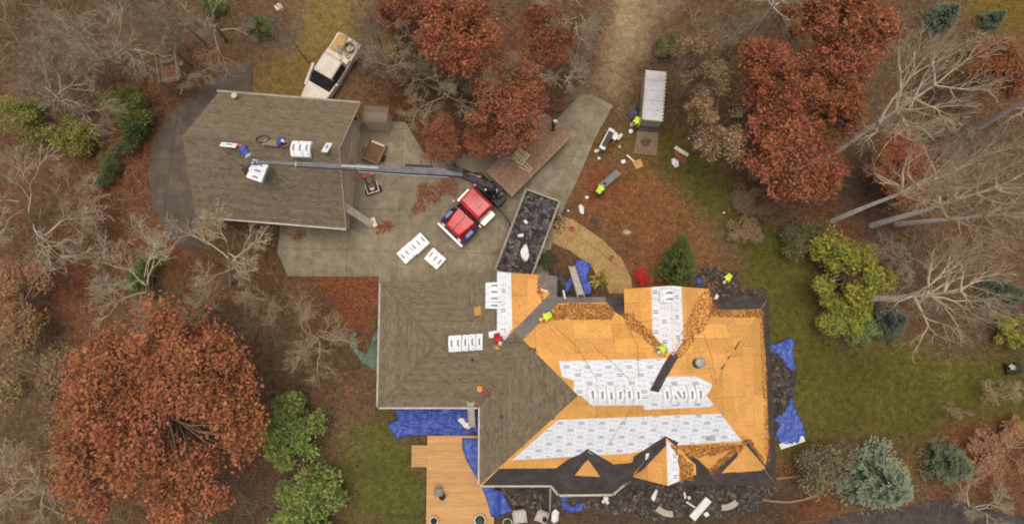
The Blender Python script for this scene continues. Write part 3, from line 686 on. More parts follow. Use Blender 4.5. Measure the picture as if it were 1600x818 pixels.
s2 = at(638, 396); stack((s2.x, s2.y, .05), ya+PI/2, 3, 3, 'the low stack beside the taller one', spread_=.42)
s3 = at(681, 405); stack((s3.x, s3.y, .05), ya+.1, 3, 4, 'the small separate stack on the driveway')
def rest(pl, px, py, yaw, label, n=1, grp=None, h=.02):
    bundle(pl.hit(px, py)+pl.n*h, yaw, label, grp, 0.0, pl)
rest(kN, 358, 228, ga-.05, 'single white shingle bundle at the left end of the garage ridge', h=.03)
rest(kN, 511, 232, ga+PI/2-.05, 'single off-white shingle bundle near the gable end of the garage ridge', h=.03)
z0 = brz
for l in range(4):
    for r in range(3):
        p = at(470, 232, z0+.1); v = Vector((-.41+.41*r, 0, 0)); v.rotate(Quaternion((0, 0, 1), ga+.05))
        bundle((p.x+v.x, p.y+v.y+.0, z0-.02+l*.088), ga+PI/2+random.uniform(-.04, .04), (TOP3[r]+' white bundle in the top layer of the big stack on the garage ridge' if l == 3 else 'white bundle in a lower layer of the big stack on the garage ridge'), 'big stack on the garage ridge '+('top' if l == 3 else 'below'), .7, prints=l == 3)
pk = at(401, 266, 7.1); fork_z = 6.75
for l in range(3):
    for r in range(3):
        v = Vector((0, -.41+.41*r, 0)); v.rotate(Quaternion((0, 0, 1), ga-.25))
        bundle((pk.x+v.x, pk.y+v.y, fork_z+l*.088), ga-.25+random.uniform(-.04, .04), (['lower', 'middle', 'upper'][r]+' white bundle in the top layer of the stack set down by the crane' if l == 2 else 'white bundle in a lower layer of the stack set down by the crane'), 'stack set down by the crane '+('top' if l == 2 else 'below'), 0.0, prints=l == 2)
bx_p = wW.hit(749, 486)
b_x = MB().box((0, 0, .12), (.5, .56, .24), .15, bev=.02).build('cardboard_box', mat('orange_card', lin(182, 132, 68), lin(200, 150, 84), 4, .8)); b_x.location = bx_p-Vector((0, 0, .03)); b_x.rotation_mode = 'QUATERNION'; b_x.rotation_quaternion = Vector((0, 0, 1)).rotation_difference(wW.n); tag(b_x, 'tan cardboard box alone on the old shingle slope', 'box')

# ------------------------------------------------------------------ tarpaulins and loose sheets
def cloth(name, label, cat, px, m, z=.03, amp=.1, step=.13, fs=.7, seed=0, zf=None, kind=None, th=.012):
    """rumpled sheet: outline from the photograph, folds as relief"""
    poly = W2(px, z); xs = [p[0] for p in poly]; ys = [p[1] for p in poly]
    gx_ = np.arange(min(xs)-step, max(xs)+2*step, step); gy_ = np.arange(min(ys)-step, max(ys)+2*step, step)
    X, Y = np.meshgrid(gx_, gy_, indexing='ij'); d = sdist(X, Y, poly)
    A = random.uniform(0, 6); wx_ = X*math.cos(A)+Y*math.sin(A); wy_ = -X*math.sin(A)+Y*math.cos(A)
    ridge = 1-np.abs(vnoise(wx_*1.0, wy_*2.4, fs, seed)+.3*vnoise(wx_, wy_, fs*.4, seed+5))
    Z = z+amp*np.clip(ridge, 0, 1)**2+amp*.5*(vnoise(X, Y, fs*2, seed+3)+1)*.5
    if zf is not None: Z = Z+zf(X, Y)
    cell = (d[:-1, :-1]+d[1:, :-1]+d[1:, 1:]+d[:-1, 1:])/4 > 0
    idx = np.arange(X.size).reshape(X.shape); Q = np.stack([idx[:-1, :-1], idx[1:, :-1], idx[1:, 1:], idx[:-1, 1:]], -1)[cell]
    V = np.stack([X, Y, Z], -1).reshape(-1, 3); D = d.ravel(); out = np.where(D < 0)[0]
    for i in np.intersect1d(out, np.unique(Q)):
        best = None
        for k in range(len(poly)):
            a, b = Vector(poly[k]), Vector(poly[(k+1) % len(poly)]); p = Vector(V[i, :2]); t = max(0, min(1, (p-a).dot(b-a)/((b-a).length_squared+1e-9))); c = a.lerp(b, t)
            if best is None or (c-p).length < best[0]: best = ((c-p).length, c)
        V[i, :2] = best[1]; V[i, 2] = z+(zf(np.array(best[1].x), np.array(best[1].y)) if zf is not None else 0)+.01
    u, inv = np.unique(Q, return_inverse=True); c0 = V[u].mean(0); c0[2] = V[u][:, 2].min()
    me = fast_mesh(name, V[u]-c0, inv.reshape(-1, 4)); me.polygons.foreach_set('use_smooth', [True]*len(me.polygons))
    o = link(me, name, m); o.location = c0
    so = o.modifiers.new('thick', 'SOLIDIFY'); so.thickness = th
    return tag(o, label, cat, kind=kind)
M_blue = mat('blue_tarp', lin(50, 70, 142), lin(74, 96, 174), 2.5, .42, .25, 10)
M_green = mat('green_tarp', lin(84, 104, 86), lin(104, 124, 104), 2.5, .55, .25, 10)
cloth('tarpaulin', 'wide rumpled blue tarp on the ground below the garage wing eave', 'tarp', [(604, 662), (620, 655), (620, 634), (748, 628), (752, 690), (752, 752), (742, 740), (730, 712), (720, 690), (690, 680), (655, 678), (618, 684), (612, 672)], M_blue, .04, .34, .1, .6, 1)
cloth('tarpaulin', 'curved scrap of blue tarp below the dark bay roof', 'tarp', [(874, 772), (886, 773), (888, 786), (896, 790), (905, 781), (915, 776), (918, 786), (908, 797), (892, 801), (878, 793)], M_blue, .05, .15, .09, .4, 3)
cloth('tarpaulin', 'upper blue tarp beside the right eave on the lawn', 'tarp', [(1200, 538), (1218, 534), (1238, 526), (1242, 535), (1239, 548), (1243, 575), (1236, 582), (1224, 566), (1214, 553), (1200, 552)], M_blue, .05, .18, .1, .4, 4)
cloth('tarpaulin', 'lower blue tarp beside the right eave on the lawn', 'tarp', [(1236, 616), (1243, 638), (1253, 660), (1259, 680), (1244, 693), (1218, 694), (1210, 676), (1218, 662), (1206, 656), (1222, 644), (1230, 632)], M_blue, .05, .18, .1, .4, 5)
cloth('tarpaulin', 'blue tarp hanging by the ladder next to the front walkway', 'tarp', [(896, 408), (910, 405), (924, 412), (922, 424), (918, 432), (926, 450), (924, 460), (912, 462), (908, 448), (900, 428)], M_blue, .06, .2, .1, .35, 6)
cloth('tarpaulin', 'tiny blue tarp scrap beside the white-strip gable', 'tarp', [(1087, 432), (1093, 434), (1098, 442), (1090, 446), (1087, 440)], M_blue, .05, .15, .08, .3, 7)
cloth('tarpaulin', 'thin blue tarp end under the ladder at the front eave', 'tarp', [(880, 455), (884, 440), (893, 430), (896, 440), (890, 452), (886, 462)], M_blue, .05, .14, .09, .3, 8)
cloth('tarpaulin', 'dull green tarp bunched against the garage wing', 'tarp', [(545, 522), (560, 516), (562, 520), (556, 527), (562, 545), (572, 552), (580, 530), (590, 510), (600, 505), (600, 585), (588, 580), (568, 570), (554, 553), (546, 538)], M_green, .06, .25, .12, .6, 9)
M_white = mat('white_sheet', lin(196, 196, 192), lin(222, 222, 218), 4, .6, .15, 12)
def scrap(label, px, z=.08, amp=.08, m=None, name='white_wrapper_scrap', cat='wrapper', seed=0): return cloth(name, label, cat, px, m or M_white, z, amp, .07, .25, seed)
scrap('white plastic sheet lying on the blue tarp by the ladder', [(714, 655), (720, 651), (738, 655), (740, 664), (732, 671), (724, 667)], .3, .12, seed=11, name='plastic_sheet', cat='sheet')
scrap('torn white wrapper with a fold under the white-strip dormer', [(1016, 777), (1024, 762), (1029, 764), (1026, 774), (1022, 784)], .35, .1, seed=12)
scrap('crumpled white wrapper between the dormer and the long white box', [(1067, 766), (1071, 768), (1073, 776), (1069, 780)], .35, .08, seed=13)
scrap('bunched white bags lying beside the red sheet on the lawn', [(1047, 250), (1053, 247), (1060, 252), (1061, 260), (1054, 264), (1049, 257)], .12, .25, seed=14, name='plastic_bag', cat='bag')
scrap('red-brown sheet beneath the white board on the lawn', [(1051, 237), (1058, 235), (1075, 248), (1071, 256), (1062, 255), (1056, 246)], .03, .06, mat('red_sheet', lin(120, 72, 58), None, 4), 'ground_sheet', 'sheet', 15)
scrap('big crumpled white wrapper on the dumpster load', [(812, 394), (818, 382), (823, 380), (826, 390), (828, 400), (822, 410), (815, 405)], 2.05, .2, seed=16)
scrap('white wrapper pieces heaped on the leaves by the dumpster', [(903, 322), (908, 318), (913, 324), (912, 336), (906, 334)], .06, .18, seed=17)

# ------------------------------------------------------------------ heaps of torn shingle
DARKS = [lin(74, 67, 62), lin(92, 83, 75), lin(58, 52, 48), lin(112, 103, 93), lin(84, 72, 62), lin(66, 60, 57), lin(70, 62, 56), lin(60, 54, 50)]
def heap(name, label, cat, px, n, hgt=.35, z=0.0, cols=DARKS, size=(.12, .6), soft=.6, tilt=.22, kind='stuff', thin=.0):
    poly = W2(px, z); xs = [p[0] for p in poly]; ys = [p[1] for p in poly]; k = n*5
    X = np.random.uniform(min(xs), max(xs), k); Y = np.random.uniform(min(ys), max(ys), k)
    d = sdist(X, Y, poly)+vnoise(X, Y, .8, 3)*soft*.5; s = np.where(d > np.random.rand(k)**1.5*thin)[0][:n]; X, Y, d = X[s], Y[s], d[s]
    Z = z+np.clip(d/soft, 0, 1)*hgt*(.55+.45*fbm(X, Y, 1.2, 9))*np.random.uniform(.5, 1, len(X))+.02
    C = np.array([c[:3] for c in cols])[np.random.randint(0, len(cols), len(X))]*np.random.uniform(.75, 1.25, (len(X), 1))
    v, q, c = chips(np.stack([X, Y, Z], 1), np.tile([0, 0, 1.0], (len(X), 1)), np.random.uniform(size[0], size[1], len(X)), C, .5, tilt, .06)
    o = link(fast_mesh(name, v, q, c), name, M_chip); return tag(o, label, cat, kind=kind)
heap('shingle_debris', 'dark torn shingles strewn along the lower side of the house', 'debris', [(775, 765), (862, 762), (880, 774), (955, 774), (985, 752), (1090, 750), (1215, 762), (1190, 785), (1140, 805), (1060, 812), (980, 800), (900, 792), (860, 800), (800, 795)], 3800, .45)
heap('shingle_debris', 'dark torn shingles on the lawn between the two right-hand tarps', 'debris', [(1206, 545), (1226, 552), (1248, 590), (1245, 612), (1236, 630), (1222, 655), (1214, 690), (1206, 690)], 800, .35)
heap('shingle_debris', 'dark torn shingles around the front corner behind the worker', 'debris', [(1085, 425), (1120, 415), (1145, 425), (1160, 450), (1200, 445), (1200, 470), (1080, 460)], 620, .3)
heap('shingle_debris', 'dark torn shingles under the front eave by the walkway', 'debris', [(868, 420), (885, 430), (900, 462), (862, 470)], 220, .3)
heap('shingle_debris', 'scattered scraps at the dumpster corner on the walkway', 'debris', [(868, 335), (880, 338), (884, 352), (876, 368), (864, 362)], 60, .15, .05, size=(.1, .3))
heap('shingle_debris', 'dark scraps on the blue tarp beside the white sheet', 'debris', [(700, 655), (716, 650), (742, 672), (748, 700), (738, 700), (728, 675), (706, 668)], 110, .25, .1, size=(.1, .3))
LEAFC = [lin(140, 74, 46), lin(120, 62, 40), lin(158, 92, 58), lin(104, 58, 40), lin(150, 104, 70)]
def leaves_on(px, n, label, z=.06): return heap('fallen_leaves', label, 'leaves', px, n, .1, z, LEAFC, (.07, .17), .8, .5, thin=1.6)
leaves_on([(650, 290), (700, 278), (720, 300), (690, 312), (655, 325), (640, 340), (648, 310)], 1500, 'rust leaves swept up beside the red truck')
leaves_on([(588, 348), (606, 344), (620, 352), (612, 368), (592, 362)], 330, 'small rust leaf pile at the ladder foot')
leaves_on([(440, 362), (480, 358), (492, 370), (460, 376)], 300, 'rust leaf strip along the garage wall')
leaves_on([(385, 362), (420, 355), (420, 378), (390, 380)], 150, 'rust leaves under bare branches by the garage')
leaves_on([(640, 240), (700, 225), (780, 195), (830, 195), (790, 235), (720, 255), (660, 262)], 1300, 'rust leaves fallen along the top edge of the driveway')
residue(kS, barn, [(372, 262), (380, 258), (398, 280), (394, 288), (382, 276)], 110, LEAFC, 'fallen_leaves', .03)
leaves_on([(500, 440), (590, 436), (590, 500), (560, 515), (525, 480)], 2600, 'thick orange leaf bed beside the garage wing', .02)

# ------------------------------------------------------------------ ladders, boards, buckets, garden things
M_alu = mat('aluminium', lin(192, 184, 166), lin(212, 204, 186), 3, .55)
def ladder(p, q, label, w=.42):
    p, q = Vector(p), Vector(q); root = thing('ladder', label, 'ladder', p); d = q-p; L = d.length; d.normalize(); s = d.cross(Vector((0, 0, 1))).normalized(); n = s.cross(d)
    R = Matrix((d, s, n)).transposed()
    for k in (-1, 1): MB().box(d*L/2+s*k*w/2, (L, .05, .09), R).build('rail', M_alu, root)
    for k in range(1, int(L/.2)): MB().box(d*k*.2, (.13, w-.05, .03), R).build('rung', M_alu, root)
ladder(at(583, 352, .05), at(535, 320, 3.6), 'aluminium ladder leaning on the garage corner over the driveway')
ladder(at(738, 668, .1), at(735, 627, 4.0), 'aluminium ladder leaning on the garage wing eave over the blue tarp')
ladder(at(893, 415, .0), at(908, 463, 4.3), 'aluminium ladder leaning on the front eave beside the blue tarp')
M_board = mat('white_board', lin(196, 186, 166), lin(216, 206, 188), 4, .6)
def board(p, q, w, label, name='board', cat='board', th=.05, m=None, z=.06):
    a, b = at(*p, z), at(*q, z); c = (a+b)/2; yaw = math.atan2(b.y-a.y, b.x-a.x); L = (b-a).length
    root = thing(name, label, cat, c, yaw)
    MB().box((0, 0, th/2), (L, w, th), bev=.01).build('plank', m or M_board, root)
    for k in (-1, 1): MB().box((0, k*(w/2-.012), th+.012), (L*.98, .02, .024)).build('lip', m or M_board, root)
    return root
board((490, 98), (477, 132), .2, 'pale plank lying beside the white pickup'); board((1054, 230), (1075, 243), .28, 'pale board lying next to the red sheet on the lawn')
board((979, 242), (991, 253), .12, 'thin pale stick beside the tan cardboard'); board((582, 340), (587, 354), .32, 'short white board at the ladder foot on the driveway', th=.1)
board((1218, 697), (1256, 684), .4, 'white length of gutter under the lower right tarp', 'gutter_length', th=.1, m=M_white); board((1080, 808), (1106, 778), .5, 'long white box lying on the shingle debris', 'long_box', 'box', .25, M_white, .3)
board((1072, 783), (1086, 792), .12, 'short white stick on the debris beside the long box', z=.4); board((941, 784), (950, 776), .2, 'left of the two crossed white boards below the bay', m=M_white, z=.4); board((944, 775), (950, 786), .2, 'right of the two crossed white boards below the bay', m=M_white, z=.45)
board((1114, 474), (1121, 460), .22, 'short pale gutter piece at the inner front corner', z=3.4); board((845, 452), (856, 455), .12, 'short pale batten on the grey felt corner', z=5.2)
board((431, 14), (440, 8), .5, 'pale plank lying in the leaves beside the grass track')
board((880, 453), (883, 467), .12, 'thin pale batten across the grey felt at the front eave', z=3.85)
def sheetmetal():
    a = [at(963, 264, .1), at(970, 272, .1), at(944, 294, .75), at(936, 288, .75)]
    root = thing('metal_sheet', 'long grey metal sheet in front of the kneeling worker', 'metal sheet', (a[0]+a[2])/2*Vector((1, 1, 0)))
    m = mat('grey_metal_sheet', lin(118, 124, 118), lin(136, 142, 136), 3, .4, metal=.2)
    MB().plate(a, .02).build('sheet', m, root, world=True)
    for i, j in ((0, 3), (1, 2)): MB().tube(a[i]+Vector((0, 0, .02)), a[j]+Vector((0, 0, .02)), .03, n=6).build('rolled_edge', m, root, world=True)
    MB().tube(a[3]*Vector((1, 1, 0)), a[3], .02, n=5).build('leg', m, root, world=True); MB().tube(a[2]*Vector((1, 1, 0)), a[2], .02, n=5).build('leg', m, root, world=True)
sheetmetal()
def bucket(px, py, label, m, z=0.0, r=.15, h=.36, name='bucket', lid=None):
    root = thing(name, label, 'bucket' if name == 'bucket' else name.replace('_', ' '), at(px, py, z+.2)*Vector((1, 1, 0))+Vector((0, 0, z)))
    MB().lathe([(r*.85, 0), (r, h), (r*1.06, h), (r*1.06, h-.03), (r*.96, h-.03), (r*.94, h-.06), (r*.8, .04)], 16).build('body', m, root)
    if lid: MB().lathe([(r*1.08, h+.005), (r*1.08, h+.03), (r*.9, h+.045)], 16).build('lid', lid, root)
    else: MB().path([(r*1.05*math.cos(t), r*1.05*math.sin(t)*.9, h-.02+.03*math.sin(t)) for t in [PI*k/8 for k in range(9)]], .008, 5).build('handle', M_alu, root)
M_red = mat('red_plastic', lin(176, 40, 36), lin(200, 54, 48), 4, .45)
bucket(893, 357, 'red bucket on the walkway by the dumpster corner', M_red, .05); bucket(955, 402, 'red bucket at the walkway edge near the red shrub', M_red)
bucket(987, 196, 'pale bucket nearest the hi-vis worker at the trailer', M_white, lid=mat('pale_lid', lin(190, 170, 160), None)); bucket(985, 206, 'white lidded bucket at the left edge of the trailer ramp', M_white, lid=M_white)
bucket(958, 225, 'small red bucket under the bending brake', M_red, r=.11, h=.25); bucket(968, 229, 'small grey pail beside the red bucket', M_alu, r=.12, h=.25)
bucket(750, 607, 'white drink cooler with orange lid on the old shingle roof', M_white, gS.z(*at(750, 607, 4.5)[:2])-.05, .18, .42, 'drink_cooler', mat('cooler_orange', lin(214, 128, 60), None))
def box_at(px, py, d, rz, label, m, name='box', z=0.0, cat='box'):
    c = at(px, py, z+d[2]); root = thing(name, label, cat, (c.x, c.y, z), rz)
    MB().box((0, 0, d[2]/2), d, bev=.02).build('body', m, root)
    for k in (-1, 1): MB().box((k*d[0]*.3, 0, d[2]+.006), (d[0]*.34, d[1]*.9, .012), Matrix.Rotation(k*.08, 3, 'Y')).build('flap', m, root)
M_card = mat('cardboard', lin(170, 130, 76), lin(190, 150, 94), 4, .85)
box_at(997, 256, (.62, .6, .1), .4, 'flattened tan cardboard carton on the grass', M_card, 'cardboard_carton'); box_at(974, 252, (.32, .26, .2), .3, 'small pale box between the stick and the metal sheet', M_white)
box_at(936, 247, (.2, .18, .15), 0, 'tiny white box at the driveway edge', M_white); box_at(933, 235, (.4, .2, .16), .4, 'flat pale box at the foot of the bending brake', M_white)
box_at(917, 308, (.25, .2, .15), .2, 'pale box above the wrapper heap on the leaves', M_white); box_at(888, 329, (.14, .14, .1), .2, 'tiny white scrap box at the leaf edge', M_white)
box_at(1077, 777, (.2, .2, .16), .3, 'little white box beside the crumpled wrapper', M_white, z=.25); box_at(1104, 803, (.3, .3, .2), .6, 'small pale box right of the long white box', M_white, z=.1)
box_at(1131, 332, (.16, .12, .1), .3, 'tiny white scrap far down the lawn edge', M_white)
def rock(px, py, r, label, m):
    rnd = random.Random(px); b = bmesh.new(); bmesh.ops.create_icosphere(b, subdivisions=2, radius=1)
    for v in b.verts: v.co = Vector((v.co.x*r*(1+.25*rnd.uniform(-1, 1)), v.co.y*r*.8*(1+.25*rnd.uniform(-1, 1)), max(-.1, v.co.z)*r*.6))
    me = bpy.data.meshes.new('boulder'); b.to_mesh(me); b.free(); o = link(me, 'boulder', m); o.location = at(px, py); tag(o, label, 'stone')
rock(980, 363, .28, 'pale stone alone among the leaves of the front bed', mat('pale_stone', lin(150, 136, 98), lin(180, 166, 126), 6, .9, .4))
tr = thing('garden_ring', 'round ring of dark edging around a small planted spot in the leaves', 'garden ring', at(928, 345))
for k in range(18):
    a = 2*PI*k/18; MB().box((.68*math.cos(a), .62*math.sin(a), .05), (.1, .21, .1), Matrix.Rotation(a, 3, 'Z'), bev=.02, col=random.uniform(.8, 1.2)).build('edging_stone', mat('dark_edging', lin(82, 64, 50), lin(104, 82, 64), 5, attr=True), tr)
MB().lathe([(.26, .02), (.2, .1), (.05, .16)], 9).build('mound', mat('dark_soil', lin(72, 62, 46), None, 8), tr)
# curved concrete benches
def bench(px, py, a0, label, R=1.35, span=.85):
    c = at(px, py, .4); root = thing('curved_bench', label, 'bench', (c.x, c.y, 0), a0); m = mat('pale_concrete', lin(150, 142, 124), lin(176, 168, 150), 5, .85, .2)
    n = 10; pts = [(math.cos(t)*r-R, math.sin(t)*r) for r, ts in ((R+.2, range(n+1)), (R-.2, range(n, -1, -1))) for t in [-span/2+span*k/n for k in ts]]
    MB().prism(pts, .38, .46).build('seat', m, root)
    for t in (-.28, .28): MB().box((R*math.cos(t)-R, R*math.sin(t), .19), (.3, .12, .38), t).build('pedestal', m, root)
bench(1038, 800, -PI/2-.35, 'curved concrete bench left of the long white box'); bench(1140, 790, -PI/2+.35, 'curved concrete bench at the edge of the debris near the timber bed')
# timber-edged bed
tb = thing('timber_bed', 'raised garden bed edged with weathered timbers near the lawn corner', 'garden bed', at(1240, 762)); M_tim = mat('weathered_timber', lin(118, 92, 70), lin(144, 116, 92), 4, .9, .3, stretch=(1, 4, 4))
bpts = [(1197, 752), (1212, 746), (1238, 744), (1266, 739), (1278, 770), (1255, 779), (1230, 783), (1200, 781), (1180, 776)]
for p, q in zip(bpts[:-1], bpts[1:]):
    a, c = at(*p), at(*q); MB().box((a+c)/2+Vector((0, 0, .1)), ((c-a).length, .16, .22), math.atan2(c.y-a.y, c.x-a.x), bev=.02).build('timber', M_tim, tb, world=True)
# deck with its planks
dk = thing('deck', 'pale timber deck beside the house with a side step', 'deck', at(715, 750)); M_dk = mat('deck_boards', lin(178, 136, 84), lin(202, 160, 106), 3, .75, .15, 20, attr=True, stretch=(.4, 7, 7))
dx0, dx1, dy1, dy0 = at(668, 750, .6).x, at(772, 800, .6).x, at(700, 680, .6).y, at(700, 850, .6).y
y = dy1; k = 0
while y > dy0:
    cut = dx1-max(0, (y-at(700, 745, .6).y))*.0
    v = random.uniform(.88, 1.06); MB().box(((dx0+cut)/2, y-.068, .58), (cut-dx0, .133, .04), col=(v, v*random.uniform(.97, 1.01), v*random.uniform(.92, 1.03))).build('deck_board', M_dk, dk, world=True); y -= .14
MB().box(((dx0+dx1)/2, (dy0+dy1)/2, .3), (dx1-dx0-.1, dy1-dy0-.1, .5)).build('frame', M_tim, dk, world=True); MB().box((dx0-.03, (dy0+dy1)/2, .48), (.05, dy1-dy0, .24)).build('fascia', M_dk, dk, world=True)
sx0, sx1, sy1, sy0 = at(643, 712, .35).x, dx0-.07, at(655, 695, .35).y, at(655, 729, .35).y
for k in range(8): MB().box(((sx0+sx1)/2, sy0+(k+.5)*(sy1-sy0)/8, .33), (sx1-sx0, (sy1-sy0)/8-.012, .04), col=random.uniform(.86, 1.0)).build('step_board', M_dk, dk, world=True)
MB().box(((sx0+sx1)/2, (sy0+sy1)/2, .16), (sx1-sx0-.08, sy1-sy0-.08, .3)).build('step_frame', M_tim, dk, world=True)
cloth('tarpaulin', 'blue tarp spilled over the deck and down past the house corner', 'tarp', [(722, 684), (770, 684), (766, 760), (785, 768), (801, 800), (778, 809), (767, 806), (761, 782), (752, 758), (740, 738), (728, 718), (722, 700)], M_blue, .64, .14, .1, .5, 10, zf=lambda X, Y: -.5*np.clip((X-dx1)/.5, 0, 1))
# things on the deck
gr_ = thing('patio_chair', 'grey patio chair on the deck', 'chair', at(686, 766, .62), .1); M_grey = mat('grey_plastic', lin(110, 110, 100), lin(134, 132, 120), 5, .6)
MB().box((0, -.02, .4), (.46, .5, .05), bev=.02).build('seat', M_grey, gr_); MB().box((0, .3, .65), (.46, .06, .5), Matrix.Rotation(-.25, 3, 'X'), bev=.02).build('backrest', M_grey, gr_)
for sx in (-1, 1):
    MB().box((sx*.26, 0, .6), (.06, .5, .03)).build('armrest', M_grey, gr_)
    for sy in (-1, 1): MB().tube((sx*.22, sy*.22, 0), (sx*.22, sy*.2, .4), .02, n=6).build('leg', M_grey, gr_)
def pot(px, py, r, label, m, soil, z=.6, plant=None):
    root = thing('plant_pot', label, 'plant pot', at(px, py, z+.3)*Vector((1, 1, 0))+Vector((0, 0, z)))
    MB().lathe([(r*.7, 0), (r, .32), (r*1.08, .34), (r*1.08, .38), (r*.92, .38), (r*.9, .33)], 18).build('pot', m, root); MB().lathe([(r*.9, .33), (r*.5, .35), (.02, .36)], 14).build('soil', soil, root)
    if plant:
        n = 160; P = np.random.normal(0, 1, (n, 3))*[r*.45, r*.45, .1]+[0, 0, .48]; v, q, c = chips(P, np.tile([0, 0, 1.0], (n, 1)), np.full(n, .09), np.tile(plant[:3], (n, 1))*np.random.uniform(.6, 1.4, (n, 1)), .6, .8)
        tag(link(fast_mesh('foliage', v, q, c), 'foliage', M_chip, root), kind='stuff')
M_soil = mat('potting_soil', lin(40, 32, 26), None, 12)
pot(691, 775, .22, 'brown plant pot beside the patio chair', mat('brown_pot', lin(96, 66, 44), None, 4), M_soil); pot(678, 813, .26, 'white pot with dark soil at the deck corner', M_white, M_soil); pot(750, 812, .36, 'wide white pot of greens at the lower deck edge', M_white, M_soil, plant=lin(96, 112, 76))
pot(793, 816, .3, 'pale pot of greens beside the blue tarp wedge', M_white, M_soil, .1, lin(90, 104, 70))
def lawn_chair(px, py, rz, label, s=1.0):
    root = thing('garden_chair', label, 'chair', at(px, py, .3)*Vector((1, 1, 0)), rz); m = mat('pale_resin', lin(156, 150, 136), lin(186, 180, 166), 5, .6)
    MB().box((0, 0, .42), (.6*s, .6*s, .05), bev=.03).build('seat', m, root)
    r_ = MB().box((0, .36*s, .75), (.6*s, .05, .65), Matrix.Rotation(-.3, 3, 'X'), bev=.02).build('backrest', m, root)
    for k in (-1, 1):
        MB().box((k*.32*s, 0, .66), (.07, .6*s, .03), bev=.01).build('armrest', m, root)
        for j in (-1, 1): MB().tube((k*.28*s, j*.26*s, 0), (k*.3*s, j*.26*s, .65), .028, n=6).build('leg', m, root)
lawn_chair(812, 806, .15, 'pale resin chair next to the blue tarp wedge', 1.35); lawn_chair(846, 806, -.4, 'pale resin chair holding a dark pot near the downspout', 1.2)
pot(851, 811, .15, 'dark pot on the pale resin chair', M_black, M_soil, .45)
scrap('white folded sheet standing beside the downspout', [(862, 798), (868, 792), (874, 798), (873, 812), (866, 818), (860, 812)], .3, .2, seed=31, name='plastic_sheet', cat='sheet')
# yard cart far out on the lawn
yc = thing('yard_cart', 'small dark yard cart with a pale load far out on the lawn', 'cart', at(1578, 575), .1)
MB().box((0, 0, .34), (1.0, .55, .06)).build('bed', M_black, yc)
for k in (-1, 1): MB().box((0, k*.28, .46), (1.0, .03, .2)).build('side', M_black, yc)
for sx in (-1, 1):
    for sy in (-1, 1): MB().tube((sx*.34, sy*.36-.03, .17), (sx*.34, sy*.36+.03, .17), .17, n=14).build('wheel', M_black, yc)
MB().tube((-.5, 0, .3), (-1.05, .25, .5), .02, n=5).build('handle', M_black, yc)
scrap('pale sack on the dark yard cart', [(1574, 570), (1580, 567), (1586, 570), (1585, 577), (1577, 578)], .45, .2, mat('pale_sack', lin(160, 156, 144), None, 6), 'sack', 'sack', 33)

X_ = W2(APRON); n_l = 1500
LX = np.random.uniform(min(p[0] for p in X_), max(p[0] for p in X_)+6, n_l); LY = np.random.uniform(min(p[1] for p in X_), max(p[1] for p in X_), n_l); kk = (in_poly(LX, LY, X_) | in_poly(LX, LY, W2(LANE))) & (np.random.rand(n_l) < .25+.75*(fbm(LX, LY, 2.5, 77) > .1)); LX, LY = LX[kk], LY[kk]
C = np.array([c[:3] for c in LEAFC+[lin(90, 80, 62)]])[np.random.randint(0, 6, len(LX))]; v, q, c = chips(np.stack([LX, LY, np.full(len(LX), .075)], 1), np.tile([0, 0, 1.0], (len(LX), 1)), np.random.uniform(.05, .13, len(LX)), C, .7, .3)
tag(link(fast_mesh('fallen_leaves', v, q, c), 'fallen_leaves', M_chip), 'single dry leaves dotted over the concrete driveway', 'leaves', kind='stuff')
# ------------------------------------------------------------------ vehicles and machines
def frame(a, b, name, label, cat, z=0.0):
    """a thing whose own x axis runs from its back b to its front a"""
    a, b = Vector(a), Vector(b); yaw = math.atan2(a.y-b.y, a.x-b.x); return thing(name, label, cat, (b.x, b.y, z), yaw)
M_tyre = mat('tyre', lin(26, 25, 24), lin(36, 34, 33), 8, .9); M_rim = mat('rim', lin(120, 120, 118), None, 5, .4, metal=.5)
def wheel(root, x, y, r=.38, w=.24):
    b = MB(); s = 1 if y > 0 else -1
    b.tube((x, y-w/2, r), (x, y+w/2, r), r, n=18)
    o = b.build('wheel', M_tyre, root); MB().tube((x, y+s*w/2*.9, r), (x, y+s*(w/2+.015), r), r*.58, n=14).build('rim', M_rim, o)
def loft(root, name, m, secs, slots=None):
    """closed body from cross sections (x, half width low, half width high, z low, z high)"""
    vs = []; fs = []
    for x, wl, wh, zl, zh in secs: vs += [(x, -wl, zl), (x, wl, zl), (x, wh, zh-.06), (x, wh-.07, zh), (x, -wh+.07, zh), (x, -wh, zh-.06)]
    for k in range(len(secs)-1): fs += [(k*6+i, k*6+(i+1) % 6, k*6+6+(i+1) % 6, k*6+6+i) for i in range(6)]
    fs += [tuple(range(5, -1, -1)), tuple(range(len(vs)-6, len(vs)))]
    me = MB().add(vs, fs); return me.build(name, m, root)
M_cream = mat('cream_paint', lin(196, 184, 166), lin(212, 200, 184), 1.5, .35, spec=.5); M_glow = mat('lamp_lens', lin(206, 200, 190), None, 6, .15)
